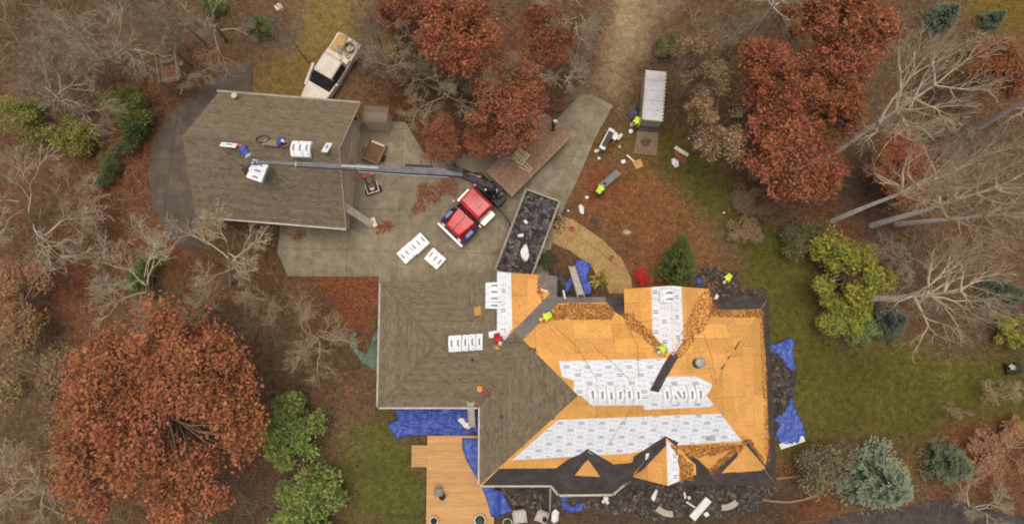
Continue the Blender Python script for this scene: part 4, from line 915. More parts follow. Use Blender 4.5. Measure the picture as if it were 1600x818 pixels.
# white pickup
pa, pb = at(478, 172, .8), at(549, 62, .8); pd_ = (pa-pb).normalized()
pk_ = frame(pa, pb, 'pickup_truck', 'cream white pickup with a loaded bed parked behind the garage', 'pickup truck'); PLn = max(5.6, min(6.0, (pa-pb).length))
loft(pk_, 'body', M_cream, [(0, .95, .97, .45, 1.0), (1.95, .98, 1.0, .4, 1.02), (4.3, .98, .98, .4, 1.06), (4.9, .97, .93, .42, 1.03), (5.5, .93, .84, .45, .95), (5.68, .86, .78, .5, .84)])
loft(pk_, 'cab', M_cream, [(1.95, .93, .78, 1.0, 1.72), (2.15, .95, .76, 1.0, 1.84), (3.35, .95, .76, 1.0, 1.84), (3.5, .95, .75, 1.0, 1.8)])
def quad_part(root, name, m, pts, off=Vector((0, 0, .012)), parent=None): return MB().plate([Vector(p)+off for p in pts], .015).build(name, m, parent or root)
MB().add([(3.42, -.72, 1.81), (3.42, .72, 1.81), (4.25, .86, 1.08), (4.25, -.86, 1.08), (3.45, -.9, 1.02), (3.45, .9, 1.02)], [(0, 3, 2, 1), (0, 4, 3), (1, 2, 5)]).build('windshield', M_glass, pk_)
MB().add([(1.93, -.7, 1.7), (1.93, .7, 1.7), (1.9, .84, 1.12), (1.9, -.84, 1.12)], [(0, 1, 2, 3)]).build('rear_window', M_glass, pk_)
for s in (-1, 1):
    MB().add([(2.15, s*.79, 1.74), (3.4, s*.78, 1.74), (3.6, s*.955, 1.12), (2.1, s*.955, 1.12)], [(0, 1, 2, 3)]).build('side_window', M_glass, pk_)
    MB().box((3.55, s*1.1, 1.2), (.12, .22, .2), bev=.03).build('mirror', M_cream, pk_); MB().box((5.62, s*.62, .72), (.12, .3, .18), bev=.02).build('headlight', M_glow, pk_)
    for x in (1.0, 4.75): wheel(pk_, x, s*.85)
    MB().box((.98, s*.93, 1.08), (1.9, .1, .1), bev=.02).build('bed_rail', M_cream, pk_)
MB().box((.03, 0, .78), (.06, 1.8, .5), bev=.02).build('tailgate', M_cream, pk_); MB().box((5.72, 0, .5), (.14, 1.8, .22), bev=.04).build('bumper', M_rim, pk_)
MB().box((1.72, 0, 1.2), (.42, 1.86, .3), bev=.04).build('tool_box', M_cream, pk_)
M_ply = mat('plywood', lin(160, 128, 84), lin(184, 152, 104), 4, .85)
bedpos = lambda x, y, z: Vector((pb.x, pb.y, 0))+Matrix.Rotation(pk_.rotation_euler.z, 3, 'Z') @ Vector((x, y, z))
o = MB().box((0, 0, .03), (1.35, .85, .05), .25, bev=.01).build('plywood_sheet', M_ply); o.location = bedpos(.75, -.5, 1.1); o.rotation_euler = (.1, 0, pk_.rotation_euler.z); tag(o, 'tan plywood offcut leaning in the pickup bed', 'plywood')
o = MB().lathe([(.3, 0), (.36, .42), (.38, .42), (.33, .4), (.28, .05)], 16).build('rubber_tub', M_black); o.location = bedpos(.7, .4, .95); tag(o, 'dark rubber tub in the pickup bed', 'tub')
for i, (x, y, nm) in enumerate(((1.3, .6, 'left'), (1.28, -.15, 'middle'))):
    o = MB().lathe([(.13, 0), (.15, .3), (.16, .3), (.13, .28), (.12, .03)], 12).build('bucket', M_white if i else M_alu); o.location = bedpos(x, y, 1.0); tag(o, f'{nm} small pale bucket behind the pickup tool box', 'bucket')
# crane truck
ta, tb_ = at(704, 366, .8), at(872, 195, 1.2)
tk = frame(ta, tb_, 'crane_truck', 'red and blue flatbed truck with a long grey knuckle boom over the garage', 'crane truck'); TL = (ta.xy-tb_.xy).length
M_redp = mat('red_paint', lin(186, 36, 46), lin(206, 56, 66), 1.2, .3, spec=.5); M_bluep = mat('blue_paint', lin(38, 46, 92), lin(56, 64, 116), 1.5, .3, spec=.5); M_chrome = mat('chrome_steel', lin(186, 180, 168), lin(206, 200, 188), 4, .3, metal=.4)
F = TL
MB().box((F/2-.5, 0, .85), (F-1.2, .9, .22)).build('chassis', M_black, tk)
loft(tk, 'cab', M_redp, [(F-3.35, 1.0, .93, .9, 2.55), (F-3.2, 1.02, .9, .9, 2.68), (F-2.15, 1.02, .88, .9, 2.62), (F-1.95, 1.02, .9, .9, 2.5)])
loft(tk, 'hood', M_redp, [(F-1.72, .98, .8, .9, 1.72), (F-1.0, .92, .72, .9, 1.62), (F-.35, .85, .6, .9, 1.5), (F-.22, .8, .52, .95, 1.42)])
MB().add([(F-1.97, -.84, 2.46), (F-1.97, .84, 2.46), (F-1.66, .94, 1.66), (F-1.66, -.94, 1.66), (F-1.95, -1.0, 1.7), (F-1.95, 1.0, 1.7)], [(0, 3, 2, 1), (0, 4, 3), (1, 2, 5)]).build('windshield', M_glass, tk)
for s in (-1, 1):
    loft(tk, 'fender', M_bluep, [(F-1.6, .16, .1, .75, 1.0), (F-1.2, .22, .2, .8, 1.36), (F-.6, .22, .18, .8, 1.34), (F-.2, .2, .14, .7, 1.1)]).location = (0, s*1.02, 0)
    wheel(tk, F-.9, s*1.02, .5, .3)
    for x in (2.2, 3.4):
        wheel(tk, x, s*.95, .5, .5)
    MB().add([(F-3.1, s*1.015, 2.3), (F-2.1, s*.99, 2.3), (F-2.0, s*1.03, 1.65), (F-3.1, s*1.03, 1.65)], [(0, 1, 2, 3)]).build('side_window', M_glass, tk)
    MB().box((F-1.75, s*1.28, 1.9), (.08, .2, .38), bev=.02).build('mirror', M_chrome, tk); MB().box((F-.12, s*.78, 1.05), (.12, .26, .2), bev=.02).build('headlight', M_glow, tk)
    MB().tube((F-3.2, s*1.0, .95), (F-2.0, s*1.0, .95), .26, n=14).build('fuel_tank', M_chrome, tk); MB().box((F-2.6, s*1.22, 1.2), (1.1, .22, .05)).build('step', M_chrome, tk)
MB().box((F+.05, 0, .72), (.2, 2.45, .3), bev=.05).build('bumper', M_chrome, tk)
MB().lathe([(.0, 0), (.05, 0), (.05, .12), (.02, .14)], 10, (F-2.45, -.25, 2.64)).build('beacon', M_chrome, tk); MB().tube((F-2.3, .35, 2.72), (F-2.9, .35, 2.74), .04, .07, 8).build('air_horn', M_chrome, tk)
M_bedwood = mat('bed_planks', lin(134, 108, 88), lin(150, 124, 102), 3, .9, .3, attr=True)
BW = 2.5; bx1 = F-4.9
for k in range(12): MB().box((bx1/2, -BW/2+BW*(k+.5)/12, 1.2), (bx1, BW/12-.012, .06), col=random.uniform(.88, 1.08)).build('bed_plank', M_bedwood, tk)
MB().box((bx1/2, 0, 1.08), (bx1-.1, BW-.1, .16)).build('bed_frame', M_black, tk)
for s in (-1, 1): MB().box((bx1/2, s*(BW/2+.03), 1.15), (bx1, .05, .18)).build('side_rail', M_bedwood, tk)
MB().box((.05, 0, .7), (.1, 2.3, .35)).build('rear_bumper', M_black, tk)
n = 1600; P = np.random.uniform(0, 1, (n, 3))*[bx1*.97, BW-.1, .01]+[0, -BW/2+.05, 1.24]; P = P[(P[:, 1]+BW/2 > P[:, 0]*.12+.1) | (np.random.rand(n) < .4)]
C = np.array([c[:3] for c in (lin(142, 112, 90), lin(128, 98, 78), lin(156, 124, 98), lin(120, 92, 74))])[np.random.randint(0, 4, len(P))]*np.random.uniform(.8, 1.2, (len(P), 1)); v, q, c = chips(P, np.tile([0, 0, 1.0], (len(P), 1)), np.random.uniform(.06, .15, len(P)), C, .7, .25)
tag(link(fast_mesh('fallen_leaves', v, q, c), 'fallen_leaves', M_chip, tk), kind='stuff')
for s in (-1, 1): MB().tube((F-1.64, s*.15, 1.72), (F-1.8, s*.62, 2.05), .012, n=5).build('wiper', M_black, tk); MB().box((F-2.9, s*1.045, 1.5), (.16, .02, .05)).build('door_handle', M_chrome, tk)
for k in range(4): MB().box((F-2.3-.22*k, 0, 2.69-.003*k), (.02, 1.5, .012)).build('roof_rib', M_redp, tk)
MB().box((F-.17, 0, 1.2), (.04, .9, .36)).build('grille', M_black, tk); MB().tube((F-3.5, -.85, 1.0), (F-3.5, -.85, 3.0), .07, n=10).build('exhaust_stack', M_chrome, tk)
MB().box((F-.95, 0, 1.655), (1.3, .025, .012), Matrix.Rotation(.13, 3, 'Y')).build('hood_seam', M_black, tk)
grime(M_redp, 1.6, .86, 1.06); grime(M_cream, 1.4, .9, 1.04)
# crane column, outriggers, knuckle boom: built where it stands
M_boom = mat('boom_grey', lin(84, 82, 86), lin(108, 105, 108), 1.6, .5, metal=.2); M_boomw = mat('boom_pale', lin(150, 146, 142), lin(176, 172, 166), 3, .5)
TW = lambda x, y, z: Vector((tb_.x, tb_.y, 0))+Matrix.Rotation(tk.rotation_euler.z, 3, 'Z') @ Vector((x, y, z))
cx_ = F-4.1
MB().box((cx_, 0, 1.2), (.9, 2.3, .5), bev=.05).build('crane_base', M_black, tk)
cr = MB().lathe([(.5, 1.4), (.5, 1.8), (.34, 1.9), (.3, 3.3), (.36, 3.4), (.2, 3.5)], 16, (cx_, .1, 0)).build('crane_column', M_black, tk)
for i in range(9): MB().box((cx_+random.uniform(-.45, .45), random.uniform(-1.0, .9), random.uniform(1.5, 2.2)), (random.uniform(.15, .4), random.uniform(.15, .4), random.uniform(.15, .4)), random.uniform(0, 3), bev=.03).build('valve_block', [M_black, M_boom, M_black, M_chrome][i % 4], tk)
for i in range(7):
    y0_ = -1+.3*i; MB().path([(cx_-.3, y0_, 1.5), (cx_-.1, y0_+.1, 2.3), (cx_+.15, y0_*.4, 2.6), (cx_, .1, 3.1)], .025, 5).build('hydraulic_hose', M_black, tk)
MB().box((cx_-.1, -1.25, 1.7), (.35, .3, .5), bev=.04).build('control_stand', M_redp, tk)
for s, pxy in ((1, (705, 257)), (-1, (797, 352))):
    foot = at(*pxy, .1); st = TW(cx_, s*1.1, 1.15); leg = Vector((foot.x, foot.y, 1.0))
    MB().tube(st, leg, .1, .08, 4).build('outrigger_beam', M_black, tk, world=True); r_ = MB().tube(leg+Vector((0, 0, .15)), foot, .07, n=8).build('outrigger_leg', M_black, tk, world=True)
    MB().box((foot.x, foot.y, .09), (.62, .62, .06), .6, bev=.02).build('outrigger_pad', M_boom, tk, world=True)
k0 = TW(cx_, .1, 3.3); k1 = at(716, 271, 6.4); ktip = at(396, 253, 9.0)
def beam(p, q, w0, h0, w1, h1, name, m, par=tk):
    p, q = Vector(p), Vector(q); d = (q-p).normalized(); s = d.cross(Vector((0, 0, 1))).normalized(); u = s.cross(d)
    vs = [p+s*a*w0/2+u*b*h0/2 for a, b in ((-1, -1), (1, -1), (1, 1), (-1, 1))]+[q+s*a*w1/2+u*b*h1/2 for a, b in ((-1, -1), (1, -1), (1, 1), (-1, 1))]
    return MB().add(vs, [(0, 1, 2, 3), (7, 6, 5, 4), (0, 4, 5, 1), (1, 5, 6, 2), (2, 6, 7, 3), (3, 7, 4, 0)]).build(name, m, par, world=True)
ib = beam(k0, k1, .42, .5, .34, .42, 'inner_boom', M_boom); MB().tube(k0+Vector((0, 0, -.7)), k0.lerp(k1, .6)+Vector((0, 0, -.25)), .09, n=8).build('lift_cylinder', M_chrome, tk, world=True)
dirb = (ktip-k1); e1, e2, e3 = k1+dirb*.5, k1+dirb*.8, ktip
s1_ = beam(k1-dirb*.02, e1, .44, .55, .36, .42, 'boom_section', M_boom); beam(k1+dirb*.45, e2, .3, .34, .26, .3, 'boom_section', M_boom); beam(k1+dirb*.75, e3, .2, .24, .16, .2, 'boom_section', M_boom)
sb = dirb.normalized().cross(Vector((0, 0, 1))).normalized()
MB().tube(k1-sb*.28+dirb*.05, e1-sb*.24, .035, n=6).build('boom_hose_pipe', M_boomw, tk, world=True); beam(k1+dirb*.4+Vector((0, 0, .3)), k1+dirb*.58+Vector((0, 0, .28)), .14, .08, .12, .06, 'boom_cover', M_boomw)
for t in (.5, .8, .98): MB().box(k1+dirb*t, (.09, .46-.2*t, .5-.22*t), math.atan2(dirb.y, dirb.x), bev=.02).build('boom_collar', M_boomw, tk, world=True)
beam(k1+dirb*.13+sb*.3, k1+dirb*.27+sb*.3, .22, .2, .22, .2, 'hose_tray', M_black)
for i in range(3): MB().path([k0+Vector((.1*i, .1, .1)), k0.lerp(k1, .4)+Vector((.2, .25+.1*i, .5)), k1+Vector((.3, .2-.1*i, .45)), k1+dirb*.06+Vector((0, .15, .3))], .03, 5).build('hydraulic_hose', M_black, tk, world=True)
fk = Vector((pk.x-.55, pk.y+.1, 0)); MB().tube(ktip, Vector((ktip.x, ktip.y, 8.4)), .06, n=6).build('rotator', M_black, tk, world=True)
MB().path([(ktip.x, ktip.y, 8.4), (fk.x-.1, fk.y, 8.2), (fk.x-.12, fk.y, 6.72)], .05, 6).build('fork_mast', M_boom, tk, world=True)
for dy in (-.22, .22): MB().box((fk.x+.5, fk.y+dy-.1, 6.7), (1.15, .1, .05), ga-.25).build('fork_tine', M_boom, tk, world=True)
# pale pallet on the truck bed
bp_c = at(813, 245, 1.5)
def rough_pallet():
    root = thing('pallet', 'broken pale pallets stacked on the brown truck bed', 'pallet', (bp_c.x, bp_c.y, 1.24), tk.rotation_euler.z+.1); m = mat('bleached_wood', lin(170, 148, 118), lin(200, 180, 150), 4, .85)
    for l in range(3):
        for k in range(5): MB().box((random.uniform(-.05, .05), -.42+.21*k, .13+.14*l), (1.0, .12, .02), random.uniform(-.06, .06)).build('deck_board', m, root)
        for k in range(3): MB().box((-.42+.42*k, 0, .07+.14*l), (.09, 1.0, .1)).build('stringer', m, root)
    for k in range(3): MB().box((.1+.2*k, .75, .12), (.09, .9, .05), .15*k-.1).build('loose_board', m, root)
    MB().box((-.25, -.85, .12), (.1, 1.0, .05), .2).build('loose_board', m, root)
rough_pallet()
# roll-off dumpster
q0, q1 = at(848, 306, 1.6), at(800, 432, 1.6)
dm = frame(q0, q1, 'dumpster', 'open grey dumpster full of dark torn shingles on the driveway', 'dumpster'); DL = (q0.xy-q1.xy).length; DWd = 2.5; M_dump = mat('dumpster_steel', lin(128, 118, 104), lin(152, 142, 126), 2, .7, .2, 20)
for s in (-1, 1):
    MB().box((DL/2, s*DWd/2, 1.0), (DL, .07, 1.6)).build('side_wall', M_dump, dm); MB().box((DL/2, s*DWd/2, 1.84), (DL+.06, .16, .1), bev=.02).build('top_rail', M_dump, dm)
    for k in range(8): MB().box((.4+k*(DL-.8)/7, s*(DWd/2+.08), 1.0), (.09, .1, 1.55)).build('side_rib', M_dump, dm)
for x in (0, DL): MB().box((x, 0, 1.0), (.07, DWd-.08, 1.6)).build('end_wall', M_dump, dm); MB().box((x, 0, 1.85), (.16, DWd-.17, .1), bev=.02).build('top_rail', M_dump, dm)
MB().box((DL/2, 0, .25), (DL-.1, DWd-.1, .12)).build('floor_pan', M_dump, dm)
for x in (.5, DL-.5):
    for s in (-1, 1): MB().tube((x, s*.8-.1, .15), (x, s*.8+.1, .15), .12, n=12).build('roller', M_black, dm)
xx, yy = np.meshgrid(np.linspace(.06, DL-.06, 40), np.linspace(-DWd/2+.06, DWd/2-.06, 16), indexing='ij'); zz = 1.45+.22*fbm(xx, yy, 1.3, 4)
idx = np.arange(xx.size).reshape(xx.shape); qd = np.stack([idx[:-1, :-1], idx[1:, :-1], idx[1:, 1:], idx[:-1, 1:]], -1).reshape(-1, 4)
ld = link(fast_mesh('shingle_load', np.stack([xx, yy, zz], -1).reshape(-1, 3), qd), 'shingle_load', mat('debris_dark', lin(48, 44, 44), lin(66, 60, 58), 6)); ld.location = dm.location; ld.rotation_euler = dm.rotation_euler; tag(ld, 'dark torn shingle load filling the dumpster', 'debris', kind='stuff')
n = 1500; P = np.random.uniform(0, 1, (n, 3))*[DL-.3, DWd-.3, .3]+[.15, -DWd/2+.15, 0]; P[:, 2] += 1.5+.22*fbm(P[:, 0], P[:, 1], 1.3, 4)
C = np.array([c[:3] for c in [lin(68, 62, 63), lin(86, 79, 79), lin(54, 49, 50), lin(106, 98, 96)]])[np.random.randint(0, 4, n)]*np.random.uniform(.7, 1.3, (n, 1)); v, q, c = chips(P, np.tile([0, 0, 1.0], (n, 1)), np.random.uniform(.2, .7, n), C, .55, .3, .12)
o = link(fast_mesh('torn_shingles', v, q, c), 'torn_shingles', M_chip, ld); tag(o, kind='stuff')
scrap('upper small white wrapper on the dumpster load', [(816, 345), (821, 342), (826, 347), (822, 352)], 2.0, .12, seed=41); scrap('middle small white wrapper on the dumpster load', [(808, 366), (818, 364), (819, 370), (809, 371)], 2.0, .1, seed=42)
# enclosed trailer with its ramp down
e0, e1_ = at(1026, 110, 2.1), at(1020, 187, 2.1)
et = frame(e0, e1_, 'cargo_trailer', 'enclosed white-roofed cargo trailer with its ramp door down', 'trailer'); EL = (e0.xy-e1_.xy).length; EW = 1.5; M_roofw = mat('trailer_roof', lin(172, 170, 170), lin(192, 190, 192), 1.2, .5, .1, 6)
MB().box((EL/2, 0, 1.15), (EL-.04, EW-.04, 1.6)).build('body', mat('trailer_side', lin(168, 160, 150), lin(186, 178, 166), 3, .5), et)
for k in range(5): MB().box((EL*(k+.5)/5, 0, 1.98), (EL/5-.01, EW-.16, .05), bev=.01).build('roof_panel', M_roofw, et)
for s in (-1, 1):
    r_ = MB().box((EL/2, s*(EW/2-.04), 1.99), (EL+.02, .09, .1), bev=.02).build('roof_rail', M_trim, et)
    if s < 0:
        for k in range(14): MB().box((.12+k*(EL-.24)/13, s*(EW/2-.04), 2.045), (.09, .085, .02)).build('rail_clip', M_black, r_)
    wheel(et, EL*.42, s*(EW/2+.02), .33, .2); MB().box((EL*.42, s*(EW/2+.03), .72), (.9, .28, .05), bev=.02).build('fender', M_black, et)
MB().box((-.03, 0, 1.95), (.06, EW-.1, .1)).build('header', M_dump, et); MB().box((-.18, 0, .42), (.3, EW, .05)).build('threshold', mat('dark_steel', lin(70, 60, 54), None, 5, .6), et)
MB().tube((EL, 0, .45), (EL+1.0, 0, .42), .05, n=6).build('tongue', M_black, et)
MB().plate([(-.35, -.78, .4), (-.35, .78, .4), (-1.95, .85, .06), (-1.95, -.85, .06)], .05).build('ramp_door', mat('ramp_board', lin(104, 88, 70), lin(124, 106, 86), 4, .85, .2), et)
MB().plate([(-.9, -.4, .31), (-.8, .1, .33), (-1.0, .5, .29), (-1.35, .3, .21), (-1.4, -.1, .2)], .02).build('ramp_stain', mat('ramp_dark', lin(80, 64, 50), None, 5), et)
dx = scrap('dark blue sheet hanging beside the trailer', [(978, 178), (988, 168), (1000, 165), (1002, 175), (994, 184), (984, 190)], .1, .25, mat('dark_blue_sheet', lin(48, 56, 76), lin(70, 76, 92), 4, .6), 'ground_sheet', 'sheet', 51)
# bending brake with siding pieces
bk = frame(at(956, 203, .9), at(941, 232, .9), 'bending_brake', 'long black and white metal bending brake beside the driveway', 'bending brake'); BKL = (at(956, 203, .9).xy-at(941, 232, .9).xy).length
MB().box((BKL/2, 0, .85), (BKL, .4, .06)).build('bed', mat('dark_steel2', lin(44, 46, 44), None, 4, .5), bk); MB().box((BKL/2, .2, .93), (BKL-.2, .09, .08), bev=.01).build('clamp_rail', M_board, bk)
for x in (.05, BKL-.05):
    MB().box((x, .02, .92), (.22, .46, .16), bev=.03).build('end_casting', M_white, bk)
    for s in (-1, 1): MB().tube((x, s*.3, 0), (x, s*.1, .82), .025, n=6).build('leg', M_black, bk)
scrap('folded white siding on the bending brake', [(955, 216), (960, 205), (966, 208), (967, 216), (960, 221)], .95, .15, seed=61, name='siding_sheet', cat='siding')
scrap('angled white trim beside the bending brake', [(964, 214), (970, 208), (974, 210), (968, 219), (964, 219)], .3, .06, seed=62, name='siding_sheet', cat='siding')
# compressor cart: red and dark machine under the boom
mc = frame(at(574, 268, .5), at(583, 298, .5), 'engine_cart', 'dark two-wheeled engine cart with red drums under the boom', 'engine cart'); M_rust = mat('machine_brown', lin(104, 66, 46), lin(134, 96, 70), 6, .6)
MB().box((.25, 0, .4), (.8, .78, .1), bev=.04).build('tray', M_black, mc); MB().box((.3, 0, .55), (.45, .5, .25), bev=.06).build('engine', M_rust, mc); MB().tube((.1, -.15, .66), (.1, .15, .66), .13, n=12).build('silencer', M_chrome, mc)
for s in (-1, 1):
    MB().box((.22, s*.42, .5), (.75, .06, .06)).build('side_rail', M_board, mc); wheel(mc, .1, s*.5, .22, .14)
    MB().tube((.6, s*.22, .5), (1.1, s*.26, .75), .03, n=6).build('handle', M_black, mc)
    MB().lathe([(.04, -.14), (.13, -.12), (.16, 0), (.13, .12), (.04, .14)], 14, (1.12, s*.28+.02, .85)).build('drum', M_redp, mc)
MB().box((-.12, 0, .5), (.06, .8, .1)).build('end_rail', M_board, mc)
# small open trailer
ut = frame(at(592, 222, .5), at(578, 252, .5), 'utility_cart', 'small wooden box cart with a leaf-brown floor by the garage door', 'cart'); UL = (at(592, 222, .5).xy-at(578, 252, .5).xy).length
M_cartf = mat('cart_floor', lin(110, 80, 58), lin(130, 98, 72), 5, .9); M_cartw = mat('cart_wood', lin(132, 116, 92), lin(156, 138, 112), 4, .85)
for k in range(6): MB().box((UL/2, -.5+.2*k, .42), (UL, .19, .03)).build('floor_board', M_cartf, ut)
for s in (-1, 1):
    MB().box((UL/2, s*.64, .55), (UL+.06, .06, .32), bev=.01).build('side_board', M_cartw, ut); wheel(ut, UL*.4, s*.76, .24, .14)
for x in (0, UL): MB().box((x, 0, .55), (.06, 1.22, .32), bev=.01).build('end_board', M_cartw, ut)
MB().box((UL-.12, 0, .52), (.16, 1.0, .06), .03).build('loose_batten', M_board, ut); MB().tube((0, 0, .35), (-.7, -.1, .2), .03, n=6).build('drawbar', M_black, ut)
# weathered wooden stand among the trees
wc = at(265, 106, 2.6)
ws = thing('wooden_stand', 'weathered wooden platform stand among bare branches', 'tree stand', (wc.x, wc.y, 0), math.radians(12)); M_oldw = mat('silver_wood', lin(112, 100, 80), lin(142, 128, 104), 4, .9, .3, 20, attr=True, stretch=(4, 1, 4))
PW, PL_ = 1.35, 2.0; PZ = 2.5
for k in range(10): MB().box((0, -PL_/2+PL_*(k+.5)/10, PZ), (PW, PL_/10-.02, .04), col=random.uniform(.8, 1.1)).build('floor_board', M_oldw, ws)
for s in (-1, 1):
    MB().box((s*PW/2, -.1, PZ+.5), (.08, PL_+.2, .08)).build('hand_rail', M_oldw, ws); MB().box((s*(PW/2+.14), .15 if s > 0 else -.05, PZ+.1), (.28, .3, .06)).build('bracket', M_oldw, ws)
    MB().box((s*.1, s*PL_/2, PZ+.5), (PW+.1, .07, .08)).build('cross_rail', M_oldw, ws)
    for t in (-1, 1): MB().tube((s*PW/2, t*PL_/2, 0), (s*PW/2, t*PL_/2, PZ+.55), .06, n=6).build('post', M_oldw, ws)
for y in (.35, .75): MB().box((-.05, y, PZ+.3), (.85, .14, .05)).build('bench_board', M_oldw, ws)
MB().box((.75, 1.0, PZ+.4), (.09, 1.4, .07), -.15).build('brace', M_oldw, ws); MB().box((.35, -1.5, PZ-.5), (.1, 1.3, .07), Matrix.Rotation(.1, 3, 'Z') @ Matrix.Rotation(-.7, 3, 'X')).build('ladder_rail', M_oldw, ws)
n = 160; P = np.random.normal(0, 1, (n, 3))*[.25, .35, .01]+[-.05, -.3, PZ+.04]; C = np.array([c[:3] for c in LEAFC])[np.random.randint(0, 5, n)]; v, q, c = chips(P, np.tile([0, 0, 1.0], (n, 1)), np.full(n, .12), C, .7, .25); tag(link(fast_mesh('fallen_leaves', v, q, c), 'fallen_leaves', M_chip, ws), kind='stuff')
# garage roof odds and ends
hc = kN.hit(411, 219); hz = thing('hose_coil', 'round dark hose coil on the garage ridge', 'hose', hc)
hz.rotation_mode = 'QUATERNION'; hz.rotation_quaternion = Vector((0, 0, 1)).rotation_difference(kN.n)
for k in range(3): MB().path([((.36+.025*k)*math.cos(t), (.36+.025*k)*math.sin(t), .05+.02*k) for t in [2*PI*i/24 for i in range(25)]], .022, 6).build('hose_loop', mat('dark_hose', lin(62, 52, 34), None, 6, .6), hz)
def slope_box(pl, px, py, d, yaw, label, m, name, cat):
    c = pl.hit(px, py); o = MB().box((0, 0, d[2]/2), d, bev=.01).build(name, m); o.location = c+pl.n*.03; o.rotation_mode = 'QUATERNION'; o.rotation_quaternion = Vector((0, 0, 1)).rotation_difference(pl.n) @ Quaternion((0, 0, 1), yaw); tag(o, label, cat)
slope_box(kN, 424, 224, (1.05, .62, .03), ga, 'grey plywood offcut under the hose coil on the garage roof', mat('grey_ply', lin(134, 122, 100), lin(150, 138, 114), 5), 'plywood_sheet', 'plywood')

grime(M_boom, 1.8, .85, 1.1); grime(M_roofw, 1.0, .88, 1.05)
# ------------------------------------------------------------------ people
M_skin = mat('skin', lin(176, 128, 100), lin(196, 148, 118), 6, .6); M_hiv = mat('hi_vis_yellow', lin(182, 214, 52), lin(206, 232, 84), 6, .7); M_dkp = mat('dark_work_trousers', lin(44, 44, 48), lin(62, 60, 62), 6, .85)
M_shoe = mat('work_boots', lin(70, 50, 34), None, 6, .8); M_hair = mat('dark_hair', lin(40, 32, 26), None, 12, .8); M_wshirt = mat('white_shirt', lin(190, 190, 186), lin(210, 210, 206), 6, .8); M_bshirt = mat('blue_shirt', lin(62, 74, 140), lin(84, 96, 164), 6, .8)
M_rshirt = mat('red_shirt', lin(176, 34, 38), lin(196, 50, 52), 6, .8); M_gshirt = mat('charcoal_shirt', lin(54, 54, 54), lin(70, 70, 70), 6, .8); M_jeans = mat('faded_jeans', lin(84, 88, 104), lin(104, 108, 122), 6, .85)
POSE = {   # joints: hip, chest, neck, head, then (shoulder offset, elbow, hand) and (knee, ankle) for right and left; facing +x, metres
    'stand': dict(hip=(0, 0, .95), chest=(.02, 0, 1.3), neck=(.03, 0, 1.48), head=(.07, 0, 1.63), arm=(((.08, -.3, 1.15), (.3, -.2, 1.05)), ((.05, .3, 1.15), (.28, .18, 1.08))), leg=(((.05, -.13, .5), (-.02, -.14, .09)), ((.12, .14, .5), (.1, .16, .09)))),
    'bend': dict(hip=(-.12, 0, .9), chest=(.22, 0, 1.08), neck=(.4, 0, 1.12), head=(.54, 0, 1.1), arm=(((.35, -.26, .8), (.5, -.12, .58)), ((.38, .26, .8), (.52, .1, .56))), leg=(((.05, -.16, .48), (-.06, -.18, .09)), ((.02, .18, .48), (.02, .2, .09)))),
    'kneel': dict(hip=(-.1, 0, .42), chest=(.14, 0, .72), neck=(.26, 0, .86), head=(.37, 0, .96), arm=(((.32, -.28, .58), (.52, -.16, .4)), ((.34, .28, .56), (.54, .1, .36))), leg=(((.28, -.18, .4), (.2, -.2, .08)), ((.2, .18, .09), (-.22, .2, .1)))),
    'squat': dict(hip=(-.15, 0, .4), chest=(.08, 0, .74), neck=(.2, 0, .9), head=(.3, 0, 1.0), arm=(((.28, -.26, .6), (.44, -.1, .46)), ((.28, .26, .6), (.46, .08, .46))), leg=(((.24, -.2, .5), (-.02, -.18, .09)), ((.24, .2, .5), (-.02, .2, .09)))),
}
